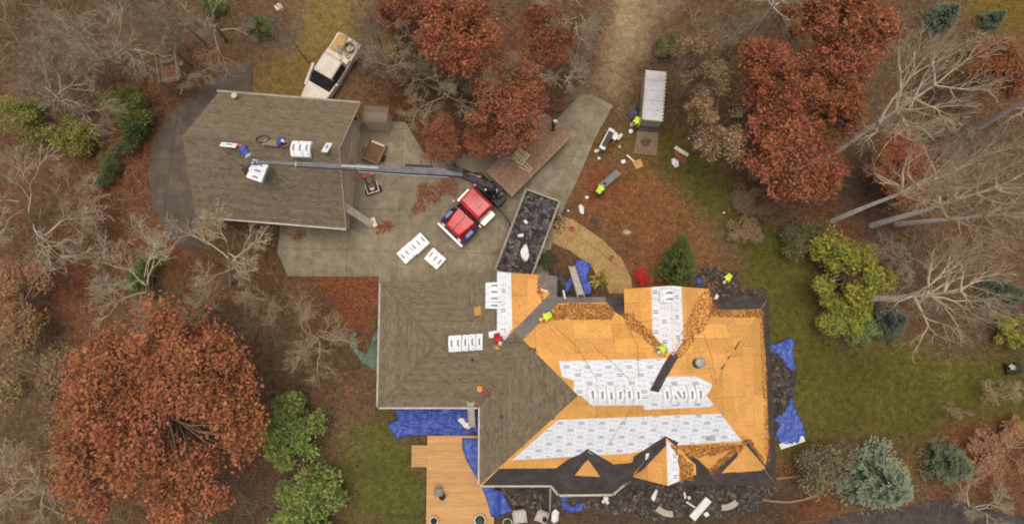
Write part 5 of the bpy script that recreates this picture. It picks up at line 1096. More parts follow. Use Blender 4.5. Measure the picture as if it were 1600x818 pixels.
def person(loc, heading, pose, label, top, trousers, hat=None, vest=None, scale=1.0):
    P = {k: (Vector(v) if not isinstance(v[0], tuple) else v) for k, v in POSE[pose].items()}
    hip, chest, neck, head = P['hip'], P['chest'], P['neck'], P['head']; up = (chest-hip).normalized(); side = Vector((0, 1, 0)); fwd = side.cross(up) if side.cross(up).x > 0 else -side.cross(up)
    caps = []   # p, q, r0, r1, squash, material
    def C(p, q, r0, r1, m): caps.append((Vector(p), Vector(q), r0, r1, m))
    for s in (-1, 1): C(hip+side*s*.07, chest+side*s*.1, .13, .14, 0); C(hip+side*s*.07, hip+side*s*.08-up*.04, .135, .13, 1)
    C(chest+side*-.15+up*.08, chest+side*.15+up*.08, .085, .085, 0); C(chest+up*.1, neck, .09, .06, 0); C(neck, head, .058, .06, 2)
    hd_ = (head-neck).normalized(); C(head-hd_*.02, head+hd_*.06, .085, .1, 2); C(head+fwd*.02-hd_*.06, head+fwd*.05-hd_*.07, .06, .045, 2)
    hands = []
    for i, s in enumerate((-1, 1)):
        el, ha = [Vector(v) for v in P['arm'][i]]; sh = chest+side*s*.2+up*.08
        C(sh, el, .068, .05, 0); C(el, ha, .046, .034, 2); d = (ha-el).normalized(); C(ha, ha+d*.07, .034, .036, 2); hands.append((ha+d*.06, d, s))
        kn, an = [Vector(v) for v in P['leg'][i]]; C(hip+side*s*.1-up*.03, kn, .095, .066, 1); C(kn, an, .064, .045, 1)
        toe = an+Vector((.17, 0, -.04)); C(an-Vector((.05, 0, .03)), toe, .05, .045, 3)
    b = MB()
    for p, q, r0, r1, m in caps:
        d = (q-p); n = 5
        pts = [p+d*(k/(n-1)) for k in range(n)]
        for k in range(n-1): b.tube(pts[k], pts[k+1], r0+(r1-r0)*k/(n-1), r0+(r1-r0)*(k+1)/(n-1), 10)
        for c, r in ((p, r0), (q, r1)):
            b.lathe([(.02*r, -r), (.6*r, -.8*r), (.95*r, -.3*r), (.95*r, .3*r), (.6*r, .8*r), (.02*r, r)], 10, c)
    tmp = b.build('person', M_skin); md = tmp.modifiers.new('r', 'REMESH'); md.mode = 'VOXEL'; md.voxel_size = .024; sm = tmp.modifiers.new('s', 'SMOOTH'); sm.iterations = 4; sm.factor = .5
    dg = bpy.context.evaluated_depsgraph_get(); me = bpy.data.meshes.new_from_object(tmp.evaluated_get(dg)); old = tmp.data; bpy.data.objects.remove(tmp); bpy.data.meshes.remove(old)
    nv = len(me.vertices); co = np.empty(nv*3, np.float32); me.vertices.foreach_get('co', co); co = co.reshape(-1, 3); best = np.full(nv, 9.); lab = np.zeros(nv, int)
    for p, q, r0, r1, m in caps:
        p_, q_ = np.array(p), np.array(q); dd = q_-p_; t = np.clip(((co-p_) @ dd)/(dd @ dd+1e-9), 0, 1); dist = np.linalg.norm(co-p_-t[:, None]*dd, axis=1)-(r0+(r1-r0)*t)
        u = dist < best-.002; best[u] = dist[u]; lab[u] = m
    # fingers, nose and ears grow out of the same mesh
    fb = MB()
    for h, d, s in hands:
        a = d.cross(Vector((0, 0, 1))); a = a.normalized() if a.length > .01 else Vector((0, 1, 0)); dn = a.cross(d)*(1 if a.cross(d).z < 0 else -1)
        for k, L in enumerate((.07, .08, .076, .06)):
            o_ = h+a*(k-1.5)*.019; m1 = o_+d*L*.55+dn*.012; fb.path([o_-d*.02, m1, m1+d*L*.25+dn*.03], [.0095, .0088, .007], 6)
        th = h-d*.03+a*s*.025; fb.path([th, th+a*s*.03+d*.025, th+a*s*.035+d*.055+dn*.012], [.012, .01, .008], 6)
    fb.tube(head+fwd*.085-hd_*.0, head+fwd*.115-hd_*.03, .012, .016, 6)
    for s in (-1, 1): fb.box(head+side*s*.098, (.04, .02, .055), bev=.008)
    pv = [tuple(v) for v in co]+[tuple(v) for v in fb.v]; polys = [list(p.vertices) for p in me.polygons]; mi = [int(np.bincount(lab[p]).argmax()) for p in polys]
    bm2 = bpy.data.meshes.new('person'); bm2.from_pydata(pv, [], polys+[[i+nv for i in f] for f in fb.f]); bm2.polygons.foreach_set('material_index', mi+[2]*len(fb.f)); bm2.polygons.foreach_set('use_smooth', [True]*len(bm2.polygons)); bpy.data.meshes.remove(me)
    for m in (top, trousers, M_skin, M_shoe): bm2.materials.append(m)
    o = bpy.data.objects.new('person', bm2); COL.objects.link(o); o.location = loc; o.rotation_euler = (0, 0, heading); o.scale = (scale,)*3; tag(o, label, 'person')
    top_ = head+hd_*.05; Rm = Vector((0, 0, 1)).rotation_difference(hd_*.8+Vector((0, 0, .3))).to_matrix(); hb = MB().lathe([(.112, -.02), (.116, .03), (.1, .085), (.06, .118), (.01, .125)], 14)
    hb.v = [tuple(Rm @ Vector(v)+top_) for v in hb.v]
    if hat:
        hb.plate([Rm @ Vector(v)+top_ for v in ((.06, -.09, .0), (.17, -.07, -.01), (.2, 0, -.01), (.17, .07, -.01), (.06, .09, .0))], .012); hb.build('cap', hat, o)
    else: hb.build('hair', M_hair, o)
    for s in (-1, 1): MB().lathe([(.002, -.012), (.011, -.004), (.011, .004), (.002, .012)], 8, head+fwd*.082+side*s*.035+hd_*.015).build('eye', M_black, o)
    MB().box(head+fwd*.092-hd_*.06, (.008, .045, .01)).build('mouth', M_rshirt, o)
    return o
def head_of(a, b): p, q = at(*a), at(*b); return math.atan2(q.y-p.y, q.x-p.x)
person(at(994, 190, .4)*Vector((1, 1, 0)), head_of((994, 190), (988, 205)), 'bend', 'worker in a yellow hi-vis shirt bending at the trailer ramp', M_hiv, M_dkp)
person(at(935, 300, .6)*Vector((1, 1, 0)), head_of((935, 300), (950, 280)), 'bend', 'worker in a yellow hi-vis shirt bent over the metal sheet', M_hiv, M_dkp, None)
person(at(1137, 432, .6)*Vector((1, 1, 0)), head_of((1139, 426), (1126, 440)), 'bend', 'worker in a yellow hi-vis shirt and white cap beside the front corner', M_hiv, M_dkp, M_wshirt)
def on_roof(pl, px, py, dz=-.02): p = pl.hit(px, py); return Vector((p.x, p.y, p.z+dz))
person(on_roof(mN, 857, 493, -.1), head_of((857, 490), (845, 496)), 'bend', 'worker in a yellow hi-vis shirt bent over the grey valley felt', M_hiv, M_dkp, mat('pale_cap', lin(196, 196, 120), None))
person(on_roof(mN, 1034, 543, -.05), head_of((1034, 542), (1026, 548)), 'kneel', 'worker in a yellow hi-vis vest and white cap kneeling at the roof valley', M_hiv, M_wshirt, M_wshirt)
person(on_roof(kN, 393, 245, -.05), head_of((393, 243), (388, 236)), 'bend', 'worker in blue and white with a red cap at the boom tip', M_bshirt, M_wshirt, M_rshirt)
person(on_roof(kN, 442, 224, -.05), head_of((440, 222), (450, 226)), 'squat', 'worker in a blue shirt crouching right of the hose coil', M_bshirt, M_dkp, M_wshirt)
person(on_roof(kS, 390, 268, -.05), head_of((389, 266), (400, 268)), 'kneel', 'worker in dark clothes and a pale cap behind the landed stack', M_gshirt, M_dkp, mat('cream_cap', lin(214, 196, 170), None))
person(on_roof(wE, 778, 528, -.05), head_of((774, 526), (778, 535)), 'squat', 'crouching worker in red with a white cap beside the lone bundle', M_rshirt, M_dkp, M_wshirt)
person(TW(.5, -.1, 1.23), tk.rotation_euler.z+PI*.75, 'stand', 'person in dark clothes and a white cap at the end of the truck bed', M_gshirt, M_dkp, M_wshirt)
# safety ropes over the sheathing
M_rope = mat('rope', lin(130, 96, 60), None, 9, .9)
def rope(pl, pts, label):
    ps = [pl.hit(*p)+pl.n*.04 for p in pts]; out = []
    for a, b in zip(ps[:-1], ps[1:]): out += [a.lerp(b, k/6) for k in range(6)]
    out.append(ps[-1]); o = MB().path([p-ps[0] for p in out], .012, 5).build('safety_rope', M_rope); o.location = ps[0]; tag(o, label, 'rope')
rope(mN, [(868, 512), (898, 538), (912, 560), (932, 592)], 'thin safety rope running up from the bent worker to the ridge')
rope(mN, [(928, 542), (955, 565), (986, 596)], 'thin safety rope in the middle of the upper sheathing'); rope(mN, [(975, 500), (996, 540), (998, 590)], 'thin safety rope left of the valley'); rope(mE, [(1098, 520), (1112, 560), (1118, 600)], 'thin safety rope right of the roof vent'); rope(mS, [(985, 640), (975, 655), (952, 690)], 'thin safety rope lying across the lower white band')
# ------------------------------------------------------------------ trees
M_bark = mat('grey_bark', lin(140, 126, 104), lin(172, 158, 134), 5, .9, .4, 25, tint=True); M_birch = mat('pale_birch_bark', lin(200, 188, 164), lin(250, 242, 226), 3, .8, .3, 20, lo=.3, hi=.5, stretch=(1, 1, 1))
M_twig = mat('pale_twigs', lin(180, 165, 140), lin(214, 200, 174), 2, .9, tint=True, attr=True); M_leaf = mat('leaves', (.85, .85, .85, 1), (1, 1, 1, 1), 2, .75, attr=True, tint=True, transl=.18)
def tubes(segs, n):
    P = np.array([s[0][:] for s in segs]); Q_ = np.array([s[1][:] for s in segs]); r0 = np.array([s[2] for s in segs]); r1 = np.array([s[3] for s in segs])
    d = Q_-P; d /= np.linalg.norm(d, axis=1)[:, None]+1e-9; ref = np.where(np.abs(d[:, 2:3]) < .9, [[0, 0, 1.0]], [[1.0, 0, 0]]); a = np.cross(d, ref); a /= np.linalg.norm(a, axis=1)[:, None]; b = np.cross(d, a)
    ring = lambda c, r: np.stack([c+(a*math.cos(2*PI*i/n)+b*math.sin(2*PI*i/n))*r[:, None] for i in range(n)], 1)
    V = np.concatenate([ring(P, r0), ring(Q_, r1)], 1).reshape(-1, 3); base = (np.arange(len(segs))*2*n)[:, None]
    F_ = np.concatenate([base+np.array([[i, (i+1) % n, n+(i+1) % n, n+i]]) for i in range(n)], 0)
    return V, F_
def skeleton(seed, H=10.0, trunk=.35, R=.5, lev=4, limbs=6, up=.06, wander=.2, rt=.17, bend=.0):
    """bare branching: returns trunk segments and branch segments"""
    rnd = random.Random(seed); T, S = [], []
    rv = lambda s: Vector((rnd.gauss(0, s), rnd.gauss(0, s), rnd.gauss(0, s)))
    def branch(p, d, L, r, l):
        n = 4 if l > 1 else 3
        for i in range(n):
            q = p+d*(L/n)*rnd.uniform(.85, 1.15); ra, rb = r*(1-.55*i/n), r*(1-.55*(i+1)/n); S.append((p, q, max(ra*1.25, .015+.006*l), max(rb*1.25, .012+.005*l), l))
            p = q; d = (d+rv(wander)+Vector((0, 0, up))).normalized()
            if l > 0 and i >= (1 if l > 1 else 0) and rnd.random() < .8:
                ax = d.orthogonal(); ax.rotate(Quaternion(d, rnd.uniform(0, 2*PI))); c = d.copy(); c.rotate(Quaternion(ax, rnd.uniform(.45, 1.0))); branch(q, c, L*rnd.uniform(.5, .75), rb*.68, l-1)
        if l > 0:
            for k in (0, 1):
                ax = d.orthogonal(); ax.rotate(Quaternion(d, rnd.uniform(0, 2*PI))); c = d.copy(); c.rotate(Quaternion(ax, rnd.uniform(.2, .6))); branch(p, c, L*rnd.uniform(.5, .72), r*.42, l-1)
    p = Vector((0, 0, -.2)); d = Vector((0, 0, 1)); n = 8; ht = H*trunk; top = H*.92
    for i in range(n):
        q = p+Vector((rnd.gauss(0, .06), rnd.gauss(0, .06), top/n)); r = rt*(1-.82*i/n); T.append((p, q, r, rt*(1-.82*(i+1)/n), 9))
        if q.z > ht:
            k = max(1, int(limbs*1.0/(n*(1-trunk))+.5))
            for j in range(k):
                az = rnd.uniform(0, 2*PI); el = rnd.uniform(.25, .8); f = 1-.5*(q.z-ht)/(H-ht)
                branch(q, Vector((math.cos(az)*math.cos(el), math.sin(az)*math.cos(el), math.sin(el))), H*R*.62*f*rnd.uniform(.8, 1.15), r*.55, lev)
        p = q
    return T, S
def bare_proto(seed, **k):
    T, S = skeleton(seed, **k); tv, tf = tubes(T, 8); big = [s for s in S if s[4] >= 2]; small = [s for s in S if s[4] < 2]
    v1, f1 = tubes(big, 5); v2, f2 = tubes(small, 3); f1 = f1; V = np.concatenate([v1, v2]); col = np.concatenate([np.full((len(v1), 3), 1.05), np.full((len(v2), 3), .9)])
    F_ = np.concatenate([f1, f2+len(v1)]); t = fast_mesh('trunk', tv, tf); c = fast_mesh('crown', V, F_, col); R = np.percentile(np.hypot(V[:, 0], V[:, 1]), 96); zc = np.median(V[:, 2]); return t, c, R, zc
BARE = [bare_proto(100+i, H=10, trunk=.22, R=.58, lev=4, limbs=8, up=.05, wander=.2, rt=.22) for i in range(4)]+[bare_proto(108, H=10, trunk=.3, R=.55, lev=4, limbs=6, up=.05, wander=.22, rt=.2)]
BIRCH = [bare_proto(200+i, H=16, trunk=.52, R=.4, lev=3, limbs=14, up=.1, wander=.14, rt=.5) for i in range(3)]
print('bare tris', [len(b[1].polygons)*2 for b in BARE+BIRCH])
def crown_cloud(seed, R=3.5, Hz=2.2, clumps=46, per=190, leaf=(.16, .3), gap=.25, flat=.6, rag=1.0):
    rng = np.random.RandomState(seed); C = []
    while len(C) < clumps:
        p = rng.uniform(-1, 1, 3)
        az_ = math.atan2(p[1], p[0]); lim = 1-rag*(.2-.25*math.sin(az_*2+seed)-.15*math.sin(az_*5+seed*2.3))
        if (p**2).sum() < min(1, lim**2) and p[2] > -.5 and vnoise(np.array(p[0]*3+seed), np.array(p[1]*3), 1.1, seed) > -gap*1.6: C.append(p*[R, R, Hz]*.86)
    C = np.array(C); P, col = [], []
    for c in C:
        n = int(per*rng.uniform(.6, 1.4)); rr = R*rng.uniform(.1, .25)*(3.5/R)**.35; u = rng.normal(0, 1, (n, 3)); u /= np.linalg.norm(u, axis=1)[:, None]; u *= rng.uniform(.25, 1, (n, 1))**.6
        P.append(c+u*[rr, rr, rr*flat]); t = rng.uniform(.78, 1.2); col.append(np.tile([t, t*rng.uniform(.9, 1.15), t*rng.uniform(.85, 1.2)], (n, 1)))
    P = np.concatenate(P); col = np.concatenate(col)*rng.uniform(.7, 1.3, (len(P), 1))*rng.uniform(.92, 1.08, (len(P), 3))
    v, q, c = chips(P, np.tile([0, 0, 1.0], (len(P), 1)), leaf[0]*.6+(leaf[1]*1.15-leaf[0]*.6)*rng.uniform(0, 1, len(P))**1.4, col*np.where(rng.rand(len(P), 1) < .16, [[1.0, 1.25, 1.2]], [[1, 1, 1]]), .6, .55)
    return v, q, c, C
def leafy_proto(seed, R=3.5, Hz=2.2, H=7.0, **k):
    v, q, c, C = crown_cloud(seed, R, Hz, **k); v[:, 2] += H; rnd = random.Random(seed); T = [(Vector((0, 0, -.2)), Vector((.1, .05, H*.5)), R*.05, R*.038, 9), (Vector((.1, .05, H*.5)), Vector((0, 0, H+.3)), R*.038, R*.015, 9)]; L = []
    for cc in C:
        e = Vector(cc)+Vector((0, 0, H)); s = Vector((0, 0, H*.45+rnd.uniform(0, .4)*H)); mid = s.lerp(e, .5)+Vector((rnd.uniform(-.3, .3), rnd.uniform(-.3, .3), .3)); L += [(s, mid, min(R*.014, .06), min(R*.009, .035), 3), (mid, e, min(R*.009, .035), .014, 2)]
        for _ in range(2): L.append((e, e+Vector((rnd.gauss(0, .4), rnd.gauss(0, .4), rnd.uniform(0, .5))), .014, .008, 1))
    tv, tf = tubes(T, 8); lv, lf = tubes(L, 4)
    return fast_mesh('trunk', tv, tf), fast_mesh('crown', v, q, c), R, H, fast_mesh('limbs', lv, lf, np.ones((len(lv), 3)))
OAK = [leafy_proto(300+i, clumps=125+6*i, per=84, leaf=(.11, .24), rag=.7, gap=.3) for i in range(4)]
BIGOAK = leafy_proto(341, R=7.0, Hz=3.0, H=8.0, clumps=300, per=125, leaf=(.12, .27), gap=.3, rag=.3)
THIN = [leafy_proto(320+i, clumps=60, per=90, leaf=(.12, .22), gap=.3) for i in range(2)]
BUSH = [leafy_proto(330+i, R=2.5, Hz=1.6, H=1.7, clumps=85, per=110, leaf=(.1, .22), flat=.75, rag=.9) for i in range(3)]
FUZZ = [leafy_proto(350+i, R=2.5, Hz=1.3, H=1.5, clumps=90, per=60, leaf=(.08, .18), flat=.8, rag=1.0, gap=.2) for i in range(2)]
def spruce_proto(seed, R=2.2, H=6.0, dens=150, c1=(.96, 1, .93)):
    rng = np.random.RandomState(seed); P, D, col = [], [], []
    for k in range(dens):
        t = rng.uniform(0, .97)**.8; L = R*(1-t)**.85*rng.uniform(.8, 1.12); az = rng.uniform(0, 2*PI); z = H*(.08+.9*t); m = int(10+L*16)
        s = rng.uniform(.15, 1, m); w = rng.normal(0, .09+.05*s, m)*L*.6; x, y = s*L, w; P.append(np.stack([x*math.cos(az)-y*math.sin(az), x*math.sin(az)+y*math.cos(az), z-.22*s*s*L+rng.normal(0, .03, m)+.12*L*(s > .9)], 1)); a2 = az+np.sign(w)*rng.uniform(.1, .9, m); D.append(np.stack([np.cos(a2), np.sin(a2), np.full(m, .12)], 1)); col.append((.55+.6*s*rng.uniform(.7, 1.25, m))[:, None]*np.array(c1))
    P, D, col = np.concatenate(P), np.concatenate(D), np.concatenate(col); n = len(P); sd_ = np.cross(D, [0, 0, 1.0]); ln = rng.uniform(.1, .2, (n, 1)); wd2 = rng.uniform(.025, .05, (n, 1)); up = rng.normal(0, .05, (n, 1))*[[0, 0, 1.0]]
    V = np.stack([P-D*ln*.4, P+sd_*wd2+up, P+D*ln, P-sd_*wd2+up], 1).reshape(-1, 3); tv, tf = tubes([(Vector((0, 0, -.1)), Vector((0, 0, H*.98)), .12, .02, 9)], 7)
    return fast_mesh('trunk', tv, tf), fast_mesh('crown', V, np.arange(4*n).reshape(n, 4), np.repeat(col, 4, 0)), R, H*.5
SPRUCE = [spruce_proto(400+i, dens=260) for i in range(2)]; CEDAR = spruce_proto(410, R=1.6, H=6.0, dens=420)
for pr in BARE: pr[0].materials.append(M_bark); pr[1].materials.append(M_twig)
for pr in BIRCH: pr[0].materials.append(M_birch); pr[1].materials.append(M_twig)
for pr in OAK+[BIGOAK]+THIN+BUSH+FUZZ: pr[0].materials.append(M_bark); pr[1].materials.append(M_leaf); pr[4].materials.append(M_twig)
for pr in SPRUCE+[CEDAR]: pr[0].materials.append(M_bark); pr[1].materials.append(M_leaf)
def plant(pr, cx, cy, zc, rpx, tint, name, label, cat='tree', group=None, base=None, roll=None, zs=None):
    """one tree: its crown's middle seen at (cx, cy) at height zc, crown radius rpx in the photograph"""
    if pr in BUSH+FUZZ or pr in THIN and zc < 2: zc = .62*rpx*CAM_H/FPX*(.5 if pr in THIN else 1)
    if pr in SPRUCE: zc = 1.0*rpx*CAM_H/FPX
    cc = at(cx, cy, zc); r = rpx*(CAM_H-zc)/FPX; s = r/pr[2]; k = (zs if zs else zc/pr[3])
    b = at(*base) if base else Vector((cc.x, cc.y, 0)); ax = (cc-b)
    root = bpy.data.objects.new(name, None); COL.objects.link(root); root.empty_display_size = .3; root.location = b; tag(root, label, cat, group)
    root.rotation_mode = 'QUATERNION'; root.rotation_quaternion = Vector((0, 0, 1)).rotation_difference(ax.normalized()) @ Quaternion((0, 0, 1), roll if roll is not None else random.uniform(0, 2*PI))
    root.scale = (s, s, ax.length/pr[3])
    for j, me in enumerate((pr[0], pr[1])+tuple(pr[4:5])):
        o = bpy.data.objects.new(('trunk', 'crown', 'limbs')[j], me); COL.objects.link(o); o.parent = root
        t = tint if (j == 1 or pr in BARE) else (1, 1, 1) if j == 0 else (.42, .34, .28); o.color = (t[0], t[1], t[2], 1)
        if j: o['kind'] = 'stuff'
    return root
RED, RED2, ORNG, PINK, BRN = [lin(*c)[:3] for c in ((160, 94, 64), (150, 90, 64), (164, 102, 68), (152, 122, 90), (140, 112, 82))]
GRN, YGR, OLV, DGR, BLU = [lin(*c)[:3] for c in ((134, 144, 74), (158, 152, 64), (138, 134, 66), (96, 112, 66), (140, 156, 138))]
g_ = 'rust-leaved oaks'
plant(BIGOAK, 245, 655, 8, 204, lin(162, 100, 66)[:3], 'oak_tree', 'huge rust-leaved oak filling the lower left corner', 'tree', g_)
for (cx, cy, zc, r, t, lab, i) in (
    (1330, 50, 9, 100, RED, 'rust-leaved oak at the upper edge right of the trailer clearing', 0), (1218, 118, 8, 84, RED, 'rust-leaved oak just right of the pinkish oak by the trailer', 1),
    (1306, 165, 8, 66, ORNG, 'rust-leaved oak whose crown touches the uppermost birch trunk', 2), (1238, 238, 7, 102, RED, 'low rust-leaved oak above the lawn edge, nearest the yellow shrub', 3),
    (1415, 262, 4, 76, RED, 'small rust-leaved oak beneath the birch crowns', 1), (795, 160, 6, 92, RED2, 'rust-leaved oak overhanging the driveway behind the truck bed', 2),
    (715, 45, 8, 92, RED, 'rust-leaved oak at the upper edge left of the dirt track', 0), (855, 55, 6, 60, RED2, 'dark rust-leaved oak beside the dirt track', 3), (690, 215, 3, 44, RED2, 'low rust-leaved sapling at the driveway edge by the lean-to', 1),
    (1280, 10, 8, 74, ORNG, 'rust-leaved oak at the upper edge left of the largest one', 3), (640, 15, 7, 60, RED2, 'rust-leaved oak on the top edge nearest the pickup', 2), (760, 215, 4, 44, RED2, 'low rust-leaved oak right beside the truck bed', 0),
    (1560, 110, 6, 60, lin(156, 98, 64)[:3], 'rust-leaved oak at the right edge below the far lawn', 2)):
    plant(OAK[i], cx, cy, zc, r, t, 'oak_tree', lab, 'tree', g_)
plant(THIN[0], 1120, 195, 6, 78, PINK, 'oak_tree', 'thin pinkish-brown oak right of the cargo trailer', 'tree'); plant(THIN[1], 1098, 100, 7, 62, PINK, 'oak_tree', 'thin pinkish-brown oak above the cargo trailer', 'tree')
plant(THIN[0], 1510, 90, 4, 66, BRN, 'oak_tree', 'thin brown oak behind the uppermost birch crown', 'tree'); plant(THIN[1], 60, 590, 5, 90, BRN, 'oak_tree', 'thin brown tree left of the huge oak', 'tree'); plant(THIN[1], 620, 70, 5, 66, lin(140, 114, 86)[:3], 'oak_tree', 'thin brown tree right of the pickup bed', 'tree')
plant(THIN[0], 1570, 700, 1.6, 70, lin(150, 110, 78)[:3], 'brush_shrub', 'reddish twiggy brush at the right edge below the lawn', 'shrub', zs=.3); plant(THIN[1], 1165, 335, 1.6, 52, BRN, 'brush_shrub', 'brown brush along the lawn above the yellow shrub', 'shrub', zs=.3)
plant(THIN[0], 100, 700, 4, 80, BRN, 'oak_tree', 'thin brown tree below left of the huge oak', 'tree'); plant(THIN[1], 30, 470, 3, 80, lin(146, 108, 76)[:3], 'brush_shrub', 'low brown brush at the left edge', 'shrub')
PALE, GREY, TAN = (.94, .92, .88), (.76, .73, .69), (.84, .76, .64)
for (cx, cy, zc, r, t, i, base, lab) in (
    (80, 140, 7, 92, GREY, 0, (130, 175), 'bare tree in the upper left above the yellow-green shrubs'), (172, 58, 8, 80, PALE, 1, (215, 88), 'pale bare tree left of the wooden stand'),
    (330, 25, 7, 78, GREY, 2, (352, 60), 'bare tree at the upper edge above the side driveway'), (35, 320, 7, 100, PALE, 3, (80, 400), 'pale bare tree at the left edge beside the rust leaf bank'),
    (225, 430, 6, 92, PALE, 0, (240, 490), 'pale bare tree spreading over a green shrub below the side driveway'), (355, 385, 5, 82, PALE, 2, (360, 445), 'pale bare tree right against the garage gutter'),
    (500, 520, 5, 68, TAN, 1, (500, 540), 'fine-twigged tan tree left of the green tarp'), (905, 15, 7, 66, PALE, 0, (885, 60), 'pale bare tree reaching over the dirt track'), (882, 118, 6, 52, PALE, 3, (880, 150), 'pale bare tree beside the concrete drive end'),
    (610, 110, 5, 62, GREY, 4, None, 'grey bare tree right behind the pickup'), (690, 130, 5, 66, GREY, 2, None, 'grey bare tree between the lean-to and the rust oaks'), (785, 130, 7, 50, TAN, 4, None, 'tan bare branches poking through the driveway oak'),
    (312, 112, 3, 34, TAN, 4, (302, 120), 'small bare tree right of the wooden stand'), (25, 760, 5, 70, PALE, 1, None, 'pale bare tree in the bottom left corner'), (440, 40, 6, 46, GREY, 4, None, 'bare tree left of the grass track'),
    (10, 60, 7, 70, GREY, 3, None, 'bare tree in the top left corner'), (575, 20, 6, 50, GREY, 4, None, 'grey bare tree right of the grass track at the top'), (1080, 40, 6, 50, TAN, 4, None, 'bare tree right of the dirt track at the top'),
 (650, 175, 4, 44, TAN, 3, None, 'small bare tree above the driveway corner'),
    (140, 60, 7, 70, PALE, 4, None, 'pale bare crown between the two upper left trees'), (250, 0, 7, 54, GREY, 0, None, 'bare tree on the top edge left of the green shrub'), (650, 60, 6, 60, GREY, 1, None, 'grey bare tree left of the upper rust oak'),
    (100, 80, 4, 60, GREY, 4, None, 'grey thicket of twigs behind the upper left bare tree'), (255, 40, 4, 50, GREY, 4, None, 'grey thicket of twigs above the wooden stand'), (110, 300, 3, 60, TAN, 4, None, 'tan twig thicket right of the left edge tree'), (300, 500, 3, 60, GREY, 4, None, 'grey twig thicket right above the huge oak'), (560, 90, 3, 44, GREY, 4, None, 'grey twig thicket at the pickup bed'), (740, 110, 4, 50, GREY, 4, None, 'grey twig thicket between the rust oaks'), (1150, 60, 4, 54, GREY, 4, None, 'grey twig thicket beside the topmost birch'), (1520, 240, 3, 60, GREY, 4, None, 'grey twig thicket between birch trunks at right'), (1420, 400, 2.5, 54, GREY, 4, None, 'grey twig thicket below the thick birch'), (1560, 620, 2, 40, TAN, 4, None, 'tan twig thicket at the right lawn edge'),
    (420, 470, 4, 50, TAN, 4, None, 'tan bare sapling below the driveway corner'), (1500, 640, 1.5, 20, TAN, 4, None, 'small bare shrub behind the little spruce'), (1540, 800, 2.5, 55, GREY, 3, None, 'bare shrub by the dark road corner')):
    plant(BARE[i], cx, cy, zc, r, t, 'bare_tree', lab, 'tree', 'bare trees', base)
for (base, top, i, r, lab) in (
    ((1272, 258), (1458, 138), 0, 88, 'uppermost pale birch leaning out over the rust oaks'), ((1300, 346), (1500, 262), 1, 72, 'middle pale birch above the pair of close trunks'), ((1362, 352), (1562, 288), 2, 84, 'thick pale birch right of the middle one'),
    ((1400, 350), (1600, 330), 0, 62, 'thinner birch trunk close behind the thick one'), ((1338, 468), (1508, 456), 1, 88, 'lowest pale birch rising behind the yellow-green shrub'), ((1530, 198), (1680, 120), 2, 90, 'birch trunk leaving the right edge'), ((1168, 68), (1240, -40), 1, 70, 'birch trunk leaving the upper edge between the oaks')):
    plant(BIRCH[i], top[0], top[1], 13.5, r*1.1, (1.1, 1.06, .98), 'birch_tree', lab, 'tree', 'leaning birches', base)
for (cx, cy, zc, r, t, i, lab) in ((455, 676, 2.4, 70, GRN, 0, 'rounded green shrub right of the huge oak, the upper of two'), (480, 788, 2.4, 74, GRN, 1, 'rounded green shrub at the bottom edge, the lower of two'),
    (1328, 425, 3.2, 78, YGR, 2, 'bright yellow-green shrub at the lawn edge'), (1318, 490, 2.2, 52, lin(156, 156, 66)[:3], 0, 'smaller yellow-green shrub under the bright one'), (1345, 515, 1.6, 34, lin(134, 148, 92)[:3], 1, 'pale green shrub on the lawn below the yellow ones'), (1588, 518, 2, 36, YGR, 2, 'yellow-green shrub at the right edge of the lawn'),
    (205, 165, 3, 46, lin(124, 130, 62)[:3], 0, 'green shrub left of the side driveway, upper'), (195, 205, 2.5, 40, DGR, 1, 'dark green shrub left of the side driveway, lower'), (40, 185, 3, 48, OLV, 2, 'olive shrub at the left edge'), (110, 215, 3, 46, lin(146, 142, 62)[:3], 0, 'yellowish shrub right of the olive one'),
    (232, 430, 2, 40, lin(112, 126, 66)[:3], 1, 'green shrub beneath the pale bare tree'), (405, 40, 4, 28, DGR, 2, 'small dark green pine beside the grass track'), (15, 535, 2, 24, lin(122, 134, 66)[:3], 1, 'small green shrub at the left edge by the brown trees'), (1255, 370, 1.6, 42, lin(118, 114, 74)[:3], 0, 'dull olive shrub above the yellow-green one'),
    (1290, 725, 2.0, 52, lin(130, 122, 90)[:3], 2, 'dull olive thicket left of the large blue spruce'), (160, 265, 1.5, 30, DGR, 1, 'dark low shrub in the rust leaf bank'), (855, 405, .9, 19, lin(84, 90, 56)[:3], 0, 'round dark shrub beside the dumpster'), (1002, 432, .7, 16, lin(222, 58, 62)[:3], 1, 'small bright red shrub by the front wall'),
    (330, 6, 5, 26, lin(104, 122, 70)[:3], 2, 'green shrub at the upper edge among bare trees'), (1045, 65, 1.5, 30, lin(130, 120, 74)[:3], 0, 'dull green shrub right of the dirt track'), (695, 110, 2, 40, lin(126, 120, 78)[:3], 1, 'dull olive shrub under bare branches'), (590, 500, .8, 14, lin(134, 120, 68)[:3], 2, 'small olive shrub at the garage wing corner')):
    wild = any(w in lab for w in ('driveway,', 'olive', 'yellowish', 'dull', 'beneath', 'rust leaf bank', 'upper edge', 'brown trees'))
    plant(FUZZ[i % 2] if wild else BUSH[i], cx, cy, zc, r*(1.15 if wild else 1), t, 'shrub', lab, 'shrub')
